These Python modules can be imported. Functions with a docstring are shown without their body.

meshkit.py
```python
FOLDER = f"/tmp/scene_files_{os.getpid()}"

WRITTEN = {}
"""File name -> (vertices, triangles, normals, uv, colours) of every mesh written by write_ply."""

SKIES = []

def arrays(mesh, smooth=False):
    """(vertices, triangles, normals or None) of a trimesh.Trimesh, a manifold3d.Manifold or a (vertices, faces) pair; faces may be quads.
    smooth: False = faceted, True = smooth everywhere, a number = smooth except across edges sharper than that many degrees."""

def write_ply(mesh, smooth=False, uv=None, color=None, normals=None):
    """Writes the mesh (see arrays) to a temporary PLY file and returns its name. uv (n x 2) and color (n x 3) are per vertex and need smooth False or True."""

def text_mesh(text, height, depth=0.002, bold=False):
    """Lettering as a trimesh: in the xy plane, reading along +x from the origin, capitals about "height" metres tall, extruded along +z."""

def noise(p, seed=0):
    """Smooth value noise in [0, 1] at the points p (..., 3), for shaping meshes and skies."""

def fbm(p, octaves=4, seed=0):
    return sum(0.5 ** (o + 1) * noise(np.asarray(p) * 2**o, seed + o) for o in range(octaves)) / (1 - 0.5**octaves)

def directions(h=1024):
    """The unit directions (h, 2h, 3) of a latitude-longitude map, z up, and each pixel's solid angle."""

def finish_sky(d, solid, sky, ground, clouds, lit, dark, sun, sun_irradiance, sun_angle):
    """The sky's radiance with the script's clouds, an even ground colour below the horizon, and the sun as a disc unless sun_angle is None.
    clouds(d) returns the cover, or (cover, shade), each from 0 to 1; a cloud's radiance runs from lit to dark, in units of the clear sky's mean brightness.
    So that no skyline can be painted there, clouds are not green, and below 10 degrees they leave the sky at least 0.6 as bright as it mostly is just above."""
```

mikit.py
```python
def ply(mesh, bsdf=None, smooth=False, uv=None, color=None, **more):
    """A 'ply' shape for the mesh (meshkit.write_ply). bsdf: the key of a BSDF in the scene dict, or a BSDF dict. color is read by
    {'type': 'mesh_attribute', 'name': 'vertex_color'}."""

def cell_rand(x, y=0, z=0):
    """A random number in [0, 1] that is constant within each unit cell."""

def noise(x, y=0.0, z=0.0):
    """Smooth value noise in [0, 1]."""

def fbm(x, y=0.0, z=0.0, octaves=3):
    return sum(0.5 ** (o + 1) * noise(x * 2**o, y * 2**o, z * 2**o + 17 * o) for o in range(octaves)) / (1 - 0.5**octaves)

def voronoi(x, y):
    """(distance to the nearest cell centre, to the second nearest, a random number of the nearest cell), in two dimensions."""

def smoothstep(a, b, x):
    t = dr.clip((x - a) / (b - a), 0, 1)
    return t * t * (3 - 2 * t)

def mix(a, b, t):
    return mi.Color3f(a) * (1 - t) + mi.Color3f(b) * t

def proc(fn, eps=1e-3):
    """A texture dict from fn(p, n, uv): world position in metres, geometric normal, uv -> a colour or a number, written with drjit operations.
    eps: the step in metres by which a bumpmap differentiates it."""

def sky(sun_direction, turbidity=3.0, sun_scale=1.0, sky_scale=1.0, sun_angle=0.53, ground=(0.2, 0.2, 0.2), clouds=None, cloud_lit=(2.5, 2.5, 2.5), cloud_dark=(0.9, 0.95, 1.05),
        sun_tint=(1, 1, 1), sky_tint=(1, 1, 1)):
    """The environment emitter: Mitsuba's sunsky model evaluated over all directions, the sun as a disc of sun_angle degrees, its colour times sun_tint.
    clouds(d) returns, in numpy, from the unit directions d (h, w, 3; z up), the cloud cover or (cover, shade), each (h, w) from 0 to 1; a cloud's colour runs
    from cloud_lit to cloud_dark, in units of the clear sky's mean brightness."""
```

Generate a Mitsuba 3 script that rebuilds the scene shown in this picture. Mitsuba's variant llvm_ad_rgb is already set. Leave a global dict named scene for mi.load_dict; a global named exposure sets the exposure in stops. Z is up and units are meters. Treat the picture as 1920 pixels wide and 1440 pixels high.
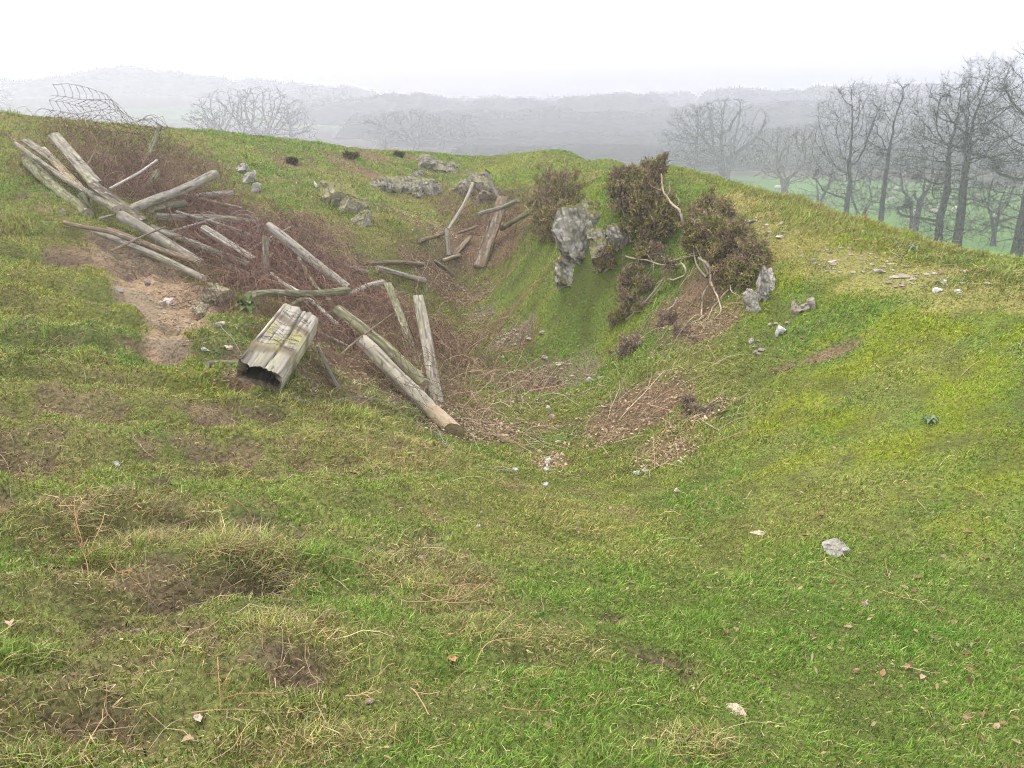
import math, numpy as np, trimesh, mitsuba as mi, mikit, meshkit
from scipy.interpolate import RBFInterpolator, RegularGridInterpolator
from scipy.spatial import cKDTree, ConvexHull
T = mi.ScalarTransform4f
scene, labels = {'type': 'scene'}, {}

# ------------------------------------------------------------------ camera, sky, exposure
F, PITCH = 1663.0, math.radians(18.3)          # focal length in pixels of the 1920 x 1440 photograph; tilt below the horizon
CP, SP = math.cos(PITCH), math.sin(PITCH)
EYE = 1.65                                     # eye height above the turf the photographer stands on; the eye is the origin
scene['camera'] = {'type': 'perspective', 'fov': math.degrees(2 * math.atan(960 / F)), 'fov_axis': 'x', 'near_clip': 0.05, 'far_clip': 4000.0,
                   'to_world': T().look_at(origin=[0, 0, 0], target=[0, CP, -SP], up=[0, 0, 1]), 'medium': {'type': 'ref', 'id': 'haze_medium'}}
exposure = 2.74
scene['sky'] = mikit.sky([-0.35, 0.25, 0.9], turbidity=3, sun_scale=0.3, sun_angle=30, clouds=lambda d: 1.0,
                         cloud_lit=(2.42, 2.42, 2.76), ground=(0.14, 0.14, 0.12))
labels['sky'] = {'kind': 'structure'}
scene['haze_medium'] = {'type': 'homogeneous', 'albedo': {'type': 'rgb', 'value': [0.905, 0.925, 0.98]}, 'sigma_t': 0.0032,
                        'phase': {'type': 'hg', 'g': 0.45}}

# ------------------------------------------------------------------ helpers
R0 = np.random.default_rng(7)
def rng(s): return np.random.default_rng(s)
def nz(p, s=0, o=3): return meshkit.fbm(p, o, s)
def n2(x, y, f, s=0, o=3): return nz(np.stack([np.asarray(x) * f, np.asarray(y) * f, np.zeros_like(np.asarray(x, float)) + 3.7 * s], -1), s, o)
def sstep(a, b, x):
    t = np.clip((np.asarray(x, float) - a) / (b - a), 0, 1); return t * t * (3 - 2 * t)
def ray(px, py):
    u, v = (np.asarray(px, float) - 960) / F, (np.asarray(py, float) - 720) / F
    return np.stack([u, CP - v * SP, -SP - v * CP], -1)
def at(px, py, Y):
    d = ray(px, py); return d * (np.asarray(Y, float) / d[..., 1])[..., None]
def unit(v): return v / np.maximum(np.linalg.norm(v, axis=-1, keepdims=True), 1e-12)
used = {}
def key(name):
    n = used.get(name, 0); used[name] = n + 1
    return name if n == 0 else f'{name}_{n:03d}'
def pkey(parent, name): return key(parent + '__' + name)
def tag(k, label=None, cat=None, group=None, kind=None):
    e = {a: b for a, b in (('label', label), ('category', cat), ('group', group), ('kind', kind)) if b}
    labels[k] = e; return k
class MB:
    """collects vertices, triangles and vertex colours; becomes one mesh"""
    def __init__(s): s.v, s.f, s.c, s.n = [], [], [], 0
    def add(s, v, f, c):
        v = np.asarray(v, float).reshape(-1, 3); c = np.broadcast_to(np.asarray(c, float), v.shape)
        s.v.append(v); s.f.append(np.asarray(f) + s.n); s.c.append(c); s.n += len(v); return s
    def get(s): return np.vstack(s.v), np.vstack(s.f), np.clip(np.vstack(s.c), 0, 1)
    def ply(s, bsdf, smooth=False, uv=None):
        v, f, c = s.get(); return mikit.ply((v, f), bsdf, smooth=smooth, color=c, uv=uv)
def frames(t):
    a = unit(np.cross(t, np.where(np.abs(t[..., 2:]) < 0.9, [0, 0, 1.0], [1.0, 0, 0]))); return a, np.cross(t, a)
def tubes(P, R, C, sides=3):
    """N bent tubes at once: P (N,K,3), R (N,K) or (N,1), C (N,3) or (N,K,3) -> v, f, c"""
    P = np.asarray(P, float); N, K, _ = P.shape
    t = unit(np.gradient(P, axis=1)); a, b = frames(t)
    ang = np.arange(sides) * 2 * np.pi / sides
    R = np.broadcast_to(np.asarray(R, float), (N, K))
    v = P[:, :, None] + R[:, :, None, None] * (np.cos(ang)[:, None] * a[:, :, None] + np.sin(ang)[:, None] * b[:, :, None])
    C = np.asarray(C, float); C = np.broadcast_to(C if C.ndim == 3 else C.reshape(-1, 1, 3), (N, K, 3))
    c = np.broadcast_to(C[:, :, None], v.shape)
    n, i, j = np.meshgrid(np.arange(N), np.arange(K - 1), np.arange(sides), indexing='ij')
    ix = lambda ii, jj: (n * K + ii) * sides + jj % sides
    q = np.stack([ix(i, j), ix(i, j + 1), ix(i + 1, j + 1), ix(i + 1, j)], -1).reshape(-1, 4)
    return v.reshape(-1, 3), np.vstack([q[:, [0, 1, 2]], q[:, [0, 2, 3]]]), c.reshape(-1, 3)
def curve(pts, n):
    """a smooth curve of n points through the given points"""
    pts = np.asarray(pts, float); s = np.r_[0, np.cumsum(np.linalg.norm(np.diff(pts, axis=0), axis=1))]
    from scipy.interpolate import PchipInterpolator
    return PchipInterpolator(s, pts, axis=0)(np.linspace(0, s[-1], n)) if len(pts) > 2 else pts[0] + (pts[-1] - pts[0]) * np.linspace(0, 1, n)[:, None]

# ------------------------------------------------------------------ terrain: surveyed points (photo pixel, forward distance in metres)
CTRL = [(0,1440,2.1),(960,1440,2.35),(1920,1440,2.6),(0,1200,2.9),(960,1200,3.3),(1920,1200,3.7),
 (0,1000,4.0),(480,1000,4.4),(960,1000,4.9),(1200,1000,5.5),(1500,1000,5.2),(1900,1000,4.8),
 (0,850,5.3),(480,850,6.0),(800,850,6.7),(1030,850,8.5),(1250,850,7.6),(1500,850,6.6),(1900,850,5.6),
 (0,720,6.8),(300,720,7.5),(500,720,8.3),(800,720,9.6),(950,720,11.8),(1100,720,11.3),(1300,720,8.8),(1600,720,7.4),(1900,720,6.5),
 (0,620,8.3),(200,620,8.8),(400,620,9.8),(560,620,10.6),(700,620,11.7),(930,620,14.8),(1100,620,12.7),(1250,620,10.2),(1500,620,8.8),(1900,620,7.5),
 (0,540,9.6),(200,540,10.4),(330,540,10.9),(450,540,12.0),(600,540,12.9),(880,540,16.6),(1050,540,13.3),(1290,540,11.0),(1400,540,10.3),(1600,540,9.0),(1900,540,8.3),
 (1900,508,9.1),(1700,505,9.4),(1500,490,10.1),
 (0,440,11.6),(150,440,12.2),(260,440,12.9),(400,440,14.6),(600,440,15.4),(800,440,17.0),(900,440,18.6),(1000,440,16.4),(1130,440,13.2),(1400,440,11.5),(1600,440,10.8),
 (0,380,13.2),(200,380,14.2),(450,380,16.3),(620,380,17.8),(800,380,20.0),(900,380,20.4),(1040,380,17.0),(1110,380,14.6),(1280,380,13.4),(1420,380,12.6),
 (0,320,15.5),(200,320,16.5),(450,320,18.5),(650,320,20.5),(800,320,23),(950,320,24),(1050,320,22),(1180,330,17.8)]
CREST = [(-300,190,17.5),(0,212,19),(200,232,20.5),(400,247,22),(600,268,23.5),(800,285,26),(870,300,27),(960,294,26.5),(1060,282,25),(1150,302,22),(1250,332,17.5),(1380,347,15),(1500,374,12.9),(1640,424,11.2),(1900,492,9.6),(2200,560,8.4)]
cr = np.array([at(*c) for c in CREST]); CTH, CRR, CZZ = np.arctan2(cr[:, 0], cr[:, 1]), np.hypot(cr[:, 0], cr[:, 1]), cr[:, 2]
CTH = np.r_[-math.pi, -1.6, CTH, 1.6, math.pi]; CRR = np.r_[18, 17, CRR, 7.6, 9]; CZZ = np.r_[-1.2, 0.1, CZZ, -2.0, -1.8]
def outer(s, r, z):                             # the hill's flank beyond its brow
    g = np.maximum(-z / r, 0) + 0.10
    return z - g * s - 0.30 * (s - 5 * (1 - np.exp(-s / 5)))
ctl = [at(*c) for c in CTRL] + list(cr)
for th in np.linspace(-0.9, 0.9, 25):
    r, z = np.interp(th, CTH, CRR), np.interp(th, CTH, CZZ)
    for s in (1.5, 4.0): ctl.append([math.sin(th) * (r + s), math.cos(th) * (r + s), outer(s, r, z)])
ctl += [[0, 0, -EYE], [0, .9, -1.75], [-2, 0, -1.5], [2, 0.2, -1.85], [-3, -4, -1.5], [3, -4, -1.7], [0, -8, -1.6], [-8, -3, -1.0], [8, -3, -2.1], [-10, 5, -1.0], [7, 3, -2.0], [-14, 12, 0.0], [-8, -14, -2], [9, -12, -2.5]]
ctl = np.array(ctl)
rbf = RBFInterpolator(ctl[:, :2], ctl[:, 2], kernel='thin_plate_spline', smoothing=0.004)
def growing(a, d, q, end):
    out = []
    while a < end: d *= q; a += d; out.append(a)
    return np.array(out)
xs = np.arange(-13, 11.01, 0.06)
xs = np.r_[-13 - growing(0, .06, 1.12, 1000)[::-1], xs, 11 + growing(0, .06, 1.12, 1000)]
ys = [1.1]
while ys[-1] < 28: ys.append(ys[-1] + 0.03 + 0.0045 * max(ys[-1] - 3, 0))
ys = np.r_[1.1 - growing(0, .05, 1.25, 320)[::-1], ys, ys[-1] + growing(0, .12, 1.085, 1100)]
GX, GY = np.meshgrid(xs, ys, indexing='ij')

def valley(x, y):
    r = np.hypot(x, y); th = np.arctan2(x, np.maximum(y, 1e-3))
    z = -13.6 - 0.012 * np.clip(r - 60, 0, 220) + 1.2 * (n2(x, y, 1 / 90, 5, 2) - .5)
    start = np.interp(th, [-.6, -.1, .12, .3, .6], [330, 300, 285, 190, 165])      # where the wooded hillside begins to rise
    top = np.interp(th, [-.62, -.5, -.38, -.28, -.1, 0.02, .15, .27, .31, .4, .6], [-9, -5, -1, -7, -15, -15.5, -15, -14.5, -14, -13.5, -13]) 
    return z + sstep(0, 1, (r - start) / 330) * (top - z) * np.where(y > -50, 1, .3)
def blobs(x, y, lst):                            # soft sum of world-space bumps (x, y, rx, ry, h)
    o = 0
    for bx, by, rx, ry, h in lst: o = o + h * np.exp(-((x - bx) / rx) ** 2 - ((y - by) / ry) ** 2)
    return o
def hill(x, y):
    th, r = np.arctan2(x, y), np.hypot(x, y)
    rc, zc = np.interp(th, CTH, CRR), np.interp(th, CTH, CZZ)
    s = np.maximum(r - rc, 0); w = sstep(0.5, 4, s)
    near = (r < rc + 5)
    z = np.zeros_like(r); z[near] = rbf(np.stack([x[near], y[near]], -1))
    return z * (1 - w) + outer(s, rc, zc) * w if np.any(near) else outer(s, rc, zc)
gz = hill(GX.ravel(), GY.ravel()).reshape(GX.shape)
gz0 = gz.copy()
# relief of the turf: hummocks, sheep terracettes on the left bank, pits and scars
def terr(x, y):
    lft = sstep(0.5, -2.5, x + 0.18 * (y - 6)) * sstep(16, 10, y)
    h = 0.08 * (n2(x, y, 1.3, 1, 3) - .5) + 0.19 * (n2(x, y, 3.2, 2, 3) - .5) * (0.34 + .9 * lft)
    h += 0.085 * (n2(x, y, 7.5, 3, 2) - .5) * (0.30 + 0.9 * lft)
    st = n2(x, y, 0.9, 4, 2) * 1.2 + (0.42 * x - 0.9 * y) * 0.95                      # contour steps trodden by sheep
    fr = st - np.floor(st); h += lft * 0.17 * (sstep(0, .75, fr) - sstep(.78, 1, fr) * 1.0 - .3) * (0.4 + 1.2 * n2(x, y, 0.7, 6, 2))
    hx, hy, _ = at(1305, 548, 10.75); h -= .34 * np.exp(-((x - hx) / .42) ** 2 - ((y - hy) / .38) ** 2)      # the hollow under the gorse roots
    h += .56 * np.exp(-((x + 2.12) / .34) ** 2 - ((y - 8.22) / .38) ** 2)      # the mound the baulk leans on
    return h
near = (np.abs(GX) < 40) & (GY > -40) & (GY < 60)
tmp = np.zeros_like(gz); tmp[near] = terr(GX[near], GY[near]) * sstep(45, 28, np.hypot(GX[near], GY[near])); gz += tmp
vz = valley(GX, GY); d_ = gz - vz; gz = vz + np.where(d_ > 3, d_, 1.5 * np.log1p(np.exp(np.clip(d_ / 1.5, -30, 30))) * sstep(-4, 3, d_) + np.where(d_ > 0, 0, 0) * d_)
_g = RegularGridInterpolator((xs, ys), gz, bounds_error=False, fill_value=-14.0)
def H(x, y): return _g(np.stack([np.asarray(x, float), np.asarray(y, float)], -1))
TS = np.r_[np.linspace(1.2, 30, 1500), np.geomspace(30.1, 700, 900)]
def G(px, py, lift=0.0):
    """the point 'lift' metres above the ground on the line of sight through a photo pixel"""
    d = ray(px, py); P = d * (TS / d[1])[:, None]
    below = P[:, 2] - H(P[:, 0], P[:, 1]) <= lift
    k = int(np.argmax(below)) if below.any() else 1400
    if k == 0: return P[0]
    a, b = P[k - 1], P[k]
    fa, fb = (q[2] - H(q[0], q[1]).item() - lift for q in (a, b)); t = np.clip(fa / (fa - fb + 1e-9), 0, 1)
    return a + (b - a) * t
class Zone:
    """soft-edged patches of ground cover, each an ellipse on the ground"""
    def __init__(s, lst):
        s.e = []
        for q in lst:
            px, py, rx, ry = q[:4]; w = q[4] if len(q) > 4 else 1.0
            c = G(px, py); fw = (G(px, py - ry) - G(px, py + ry)) / 2; rr = rx * np.linalg.norm(c) / F
            L = np.clip(np.hypot(fw[0], fw[1]), .05, rr * 3.0 + .1); s.e.append((c[:2], unit(fw[:2]), rr, L, w))
    def __call__(s, x, y, edge=.6):
        o = np.zeros(np.shape(x)); nn = (n2(x, y, 1.6, 9, 3) - .5) * 2 * edge + (n2(x, y, 6, 8, 2) - .5) * edge
        for c, d, rr, L, w in s.e:
            dx, dy = x - c[0], y - c[1]
            a, b = (dx * d[1] - dy * d[0]) / rr, (dx * d[0] + dy * d[1]) / L
            o = np.maximum(o, w * sstep(1.15, .65, np.sqrt(a * a + b * b) + nn))
        return o
Z_soil = Zone([(300,520,85,60,1.2),(255,480,75,34,1.2),(375,565,55,32,1.2),(330,592,60,30,1.2),(310,628,40,18),(215,455,45,18),(360,625,40,14,.7)])
Z_root = Zone([(1303,565,48,34,1.2),(1330,600,50,18,.8),(110,765,42,18,.75),(85,805,36,15,.75),(330,665,18,25),(200,740,50,10,.7),(190,795,40,9,.7),(20,880,34,12,.8),(440,1095,50,25),(545,1240,55,45),(340,760,50,10),(1240,1232,75,16),(1285,1265,40,13),
  (1150,1155,30,12),(400,790,45,14),(470,830,30,14),(520,700,0.1,.1),(90,870,25,10),(450,690,40,16),(250,640,35,10),(120,640,30,10),(800,1000,28,10),(640,295,40,9),(540,300,30,7),(700,295,35,8),(760,292,25,5),(1560,655,45,12),(1470,685,30,8),(670,315,50,9),
  (150,470,40,16),(110,490,30,16),(480,770,40,10),(560,880,30,12),(560,1000,26,12),(300,905,30,10),(700,1110,20,16)])
Z_path = Zone([(1370,372,30,12),(1395,385,36,16),(1425,415,50,24),(1495,455,80,30),(1595,490,100,28),(1705,518,115,28),(1850,548,120,30),(1900,560,60,26)])
Z_litter = Zone([(1180,780,85,42),(1240,850,50,28),(730,690,120,60),(830,720,85,60),(880,795,60,26),(930,810,50,16),(700,570,150,50),(830,530,90,30),(900,450,95,55),(1330,605,65,22),(1250,600,40,22,.8),(1010,725,40,16),(960,640,40,18,.7),
  (560,440,70,45,.7),(240,330,150,45,.6),(500,480,110,60),(620,440,60,30,.5),(1030,800,40,12,.6),(1030,870,30,18,.7),(1170,960,50,14,.5),(1000,920,60,10,.5),(330,300,90,26,.5),(1100,930,50,14,.4)])
Z_stony = Zone([(1040,700,60,20,.65),(960,632,36,13,.65),(1090,715,36,12,.6),(900,590,26,10,.6)])
Z_moss = Zone([(1700,650,240,90,.9),(1620,770,260,120,.9),(1800,900,180,110,.7),(1100,555,90,40,.8),(1180,600,60,40,.6),(1560,470,300,70,.8),(1010,600,40,30,.4),(300,590,120,60,.5),(150,560,140,90,.6),(400,700,130,60,.6),(1080,400,60,30,.9),(850,315,120,14,.9),(720,330,60,6,.9),(1000,340,90,20,.6)])
Z_straw = Zone([(300,1010,150,60),(460,1080,120,55,.8),(790,1080,140,45,.9),(850,1130,120,30,.6),(1000,1200,180,40,.6),(150,960,120,40,.7),(250,1120,120,40,.8),(640,870,120,30,.5),(560,1180,80,40,.5),(1300,1400,80,30,.7),(1080,970,120,30,.4),(120,1330,150,60,.5),(600,1400,160,40,.6),(780,840,60,22,.6)])
Z_brow = Zone([(1480,372,110,12),(1570,395,80,14),(1640,425,70,18),(1720,450,80,16),(1820,478,90,15),(1910,498,90,15)])
print('terrain', gz.shape)

# ------------------------------------------------------------------ materials
VC = {'type': 'mesh_attribute', 'name': 'vertex_color'}
scene['mat_leafy'] = {'type': 'twosided', 'bsdf': {'type': 'diffuse', 'reflectance': VC}}
scene['mat_blade'] = {'type': 'principledthin', 'base_color': VC, 'roughness': 0.55, 'diff_trans': 0.7, 'spec_trans': 0.0, 'eta': 1.3}
def fine(p, n, uv): return mikit.fbm(p.x * 55, p.y * 55, p.z * 55, 3)
scene['mat_earth'] = {'type': 'bumpmap', 'nested': mikit.proc(lambda p, n, uv: mikit.fbm(p.x * 40, p.y * 40, p.z * 40, 3), 2e-3), 'scale': 0.03,
    'bsdf': {'type': 'blendbsdf', 'weight': mikit.proc(lambda p, n, uv: mikit.smoothstep(0.42, 0.7, fine(p, n, uv)) * 0.55),
             'a': {'type': 'diffuse', 'reflectance': VC}, 'b': {'type': 'diffuse', 'reflectance': {'type': 'rgb', 'value': [0.07, 0.055, 0.035]}}}}
scene['mat_field'] = {'type': 'diffuse', 'reflectance': VC}

# ------------------------------------------------------------------ ground cover colours
GREEN, LUSH, MOSS, STRAW = np.array([.150, .238, .045]), np.array([.115, .225, .036]), np.array([.225, .28, .016]), np.array([.46, .37, .19])
OLIVE, BROWN, SOIL, ROOT, RUST = np.array([.215, .255, .062]), np.array([.19, .135, .085]), np.array([.39, .285, .185]), np.array([.235, .175, .11]), np.array([.29, .20, .13])
PATH, STONE = np.array([.36, .33, .12]), np.array([.34, .30, .215])
def lerp(a, b, t): return a + (b - a) * np.asarray(t)[..., None]
def cover(x, y):
    """what grows where: weights of the ground zones at world points"""
    m = dict(soil=Z_soil(x, y), root=Z_root(x, y), path=Z_path(x, y), litter=Z_litter(x, y), stony=Z_stony(x, y), moss=Z_moss(x, y, .3), straw=Z_straw(x, y), brow=Z_brow(x, y, .3))
    m['right'] = sstep(-1.2, 1.0, x + 0.03 * y - .1)
    m['root'] = np.maximum(m['root'], sstep(.60, .68, n2(x, y, 4.2, 30, 3)) * sstep(.42, .56, n2(x, y, .8, 31, 2)) * (1 - m['right']) * .85)
    return m
def turf_colour(x, y, m):
    a, b = n2(x, y, 0.55, 11, 3), n2(x, y, 1.9, 12, 3)
    c = lerp(GREEN, OLIVE, sstep(.38, .62, a)); c = lerp(c, LUSH, sstep(.55, .72, b) * .7)
    c = lerp(c, np.array([.25, .22, .09]), sstep(.50, .66, n2(x, y, 1.1, 13, 3)) * (1 - m['right']) * .40)
    c = lerp(c, MOSS, m['moss'] * sstep(.36, .66, n2(x, y, 2.6, 14, 3)) * .75)
    c = lerp(c, np.array([.34, .29, .12]), m['straw'] * .45)
    cl = n2(x, y, 4.5, 28, 3); c = lerp(c, np.array([.10, .13, .035]), sstep(.50, .36, cl) * .45); c = lerp(c, np.array([.30, .26, .13]), sstep(.56, .68, n2(x, y, 5.5, 29, 3)) * .32 * (1 - .85 * m['right']))
    return c * ((1.46 + .12 * (1 - m['right'])) * (.62 + .76 * cl))[..., None]

# ------------------------------------------------------------------ the ground: one sheet to the horizon, in three named stretches
m_ = {}
sel = near & (np.hypot(GX, GY) < 40)
gc = np.zeros(GX.shape + (3,)); gx, gy = GX[sel], GY[sel]; m_ = cover(gx, gy)
c = turf_colour(gx, gy, m_) * 0.72
c = lerp(c, BROWN, (.15 + .2 * n2(gx, gy, 4, 15, 2)) * (1 - .6 * m_['right']))
for k, col in (('litter', RUST * .75), ('path', PATH), ('root', ROOT), ('stony', STONE * .75), ('soil', SOIL)):
    c = lerp(c, col * (0.75 + .5 * n2(gx, gy, 7, 16, 2))[:, None], np.clip(m_[k] * (.75 if k == 'path' else 1), 0, 1))
scar = m_['soil']; c = lerp(c, np.array([.30, .27, .19]), sstep(.45, .6, n2(gx * 1.0 + gy * .6, gy, 2.2, 17, 2)) * scar * .45)
gc[sel] = c
fx, fy = GX[~sel], GY[~sel]; fz = gz[~sel]
pas = lerp(np.array([.085, .20, .05]), np.array([.13, .22, .06]), n2(fx, fy, 1 / 14, 18, 3))
fr_, ft_ = np.hypot(fx, fy), np.arctan2(fx, fy); wood_w = sstep(-6, 8, fr_ - np.interp(ft_, [-.6, -.1, .08, .16, .22, .3, .6], [120, 120, 120, 130, 165, 175, 160])) * np.clip(.75 + n2(fx, fy, 1 / 60, 26, 2) * .5 - .9 * sstep(.56, .66, n2(fx, fy, 1 / 110, 27, 2)), 0, 1); pas = lerp(pas, np.array([.075, .065, .055]), wood_w)
gc[~sel] = pas
# pits: the bare risers are sunk, the soil scar is gullied
dz = np.zeros_like(gz); dz[sel] = -.075 * m_['root'] * (0.4 + n2(gx, gy, 5, 19, 3)) - m_['soil'] * (.17 * n2(gx * 1.5 + gy, gy * .4, 2.5, 20, 3) + .10 * np.abs(n2(gx, gy, 5, 32, 3) - .5))
gz += dz; _g.values[...] = gz
nx, ny = GX.shape
I, J = np.meshgrid(np.arange(nx - 1), np.arange(ny - 1), indexing='ij')
quad = np.stack([I * ny + J, (I + 1) * ny + J, (I + 1) * ny + J + 1, I * ny + J + 1], -1)
rmid = np.hypot((xs[I] + xs[I + 1]) / 2, (ys[J] + ys[J + 1]) / 2)
V = np.stack([GX, GY, gz], -1).reshape(-1, 3)
for name, lo, hi, mat in (('ground', 0, 38, 'mat_earth'), ('field', 38, 160, 'mat_field'), ('hills', 160, 1e9, 'mat_field')):
    q = quad[(rmid >= lo) & (rmid < hi)]
    ids, inv = np.unique(q, return_inverse=True); q = inv.reshape(-1, 4)
    scene[name] = mikit.ply((V[ids], np.vstack([q[:, [0, 1, 2]], q[:, [0, 2, 3]]])), mat, smooth=True, color=np.clip(gc.reshape(-1, 3)[ids], 0, 1))
    labels[name] = {'kind': 'structure'}

# ------------------------------------------------------------------ grass
def blades(P, D, L, W, Cb, Ct, bend, segs, seed):
    """flat tapering blades: root, direction, length, width, colour at root and tip, sideways droop"""
    r = rng(seed); N = len(P)
    side = unit(np.cross(D, unit(r.normal(size=(N, 3))))); dr = bend[:, None] * np.stack([r.normal(size=N), r.normal(size=N), -.6 * np.ones(N)], -1)
    Ls, Ws = L[:, None], W[:, None] / 2
    if segs == 1:
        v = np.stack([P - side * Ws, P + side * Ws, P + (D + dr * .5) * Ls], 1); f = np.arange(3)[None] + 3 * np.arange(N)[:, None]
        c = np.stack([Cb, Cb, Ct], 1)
    else:
        mid = P + (D + dr * .22) * Ls * .55; tip = P + (D + dr) * Ls
        v = np.stack([P - side * Ws, P + side * Ws, mid + side * Ws * .8, mid - side * Ws * .8, tip], 1)
        f = (np.array([[0, 1, 2], [0, 2, 3], [3, 2, 4]])[None] + 5 * np.arange(N)[:, None, None]).reshape(-1, 3)
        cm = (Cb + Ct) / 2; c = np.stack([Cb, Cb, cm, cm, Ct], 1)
    return v.reshape(-1, 3), f.reshape(-1, 3), c.reshape(-1, 3)
def scatter(y0, y1, dens, seed, margin=1.0):
    """random ground points over the stretch of hillside between two forward distances"""
    r = rng(seed); w = y1 * .60 + margin; n = int(dens * (y1 - y0) * 2 * w)
    x, y = r.uniform(-w, w, n), r.uniform(y0, y1, n); ok = np.abs(x) < y * .60 + margin
    x, y = x[ok], y[ok]; th, rr = np.arctan2(x, y), np.hypot(x, y)
    ok = rr < np.interp(th, CTH, CRR) + .7
    return x[ok], y[ok]
grass = MB()
BANDS = [(1.5, 4.2, 14500, .0030, 2), (4.2, 7, 7600, .0042, 2), (7, 11, 4300, .006, 2), (11, 17, 2200, .010, 1), (17, 28.5, 760, .017, 1)]
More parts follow.
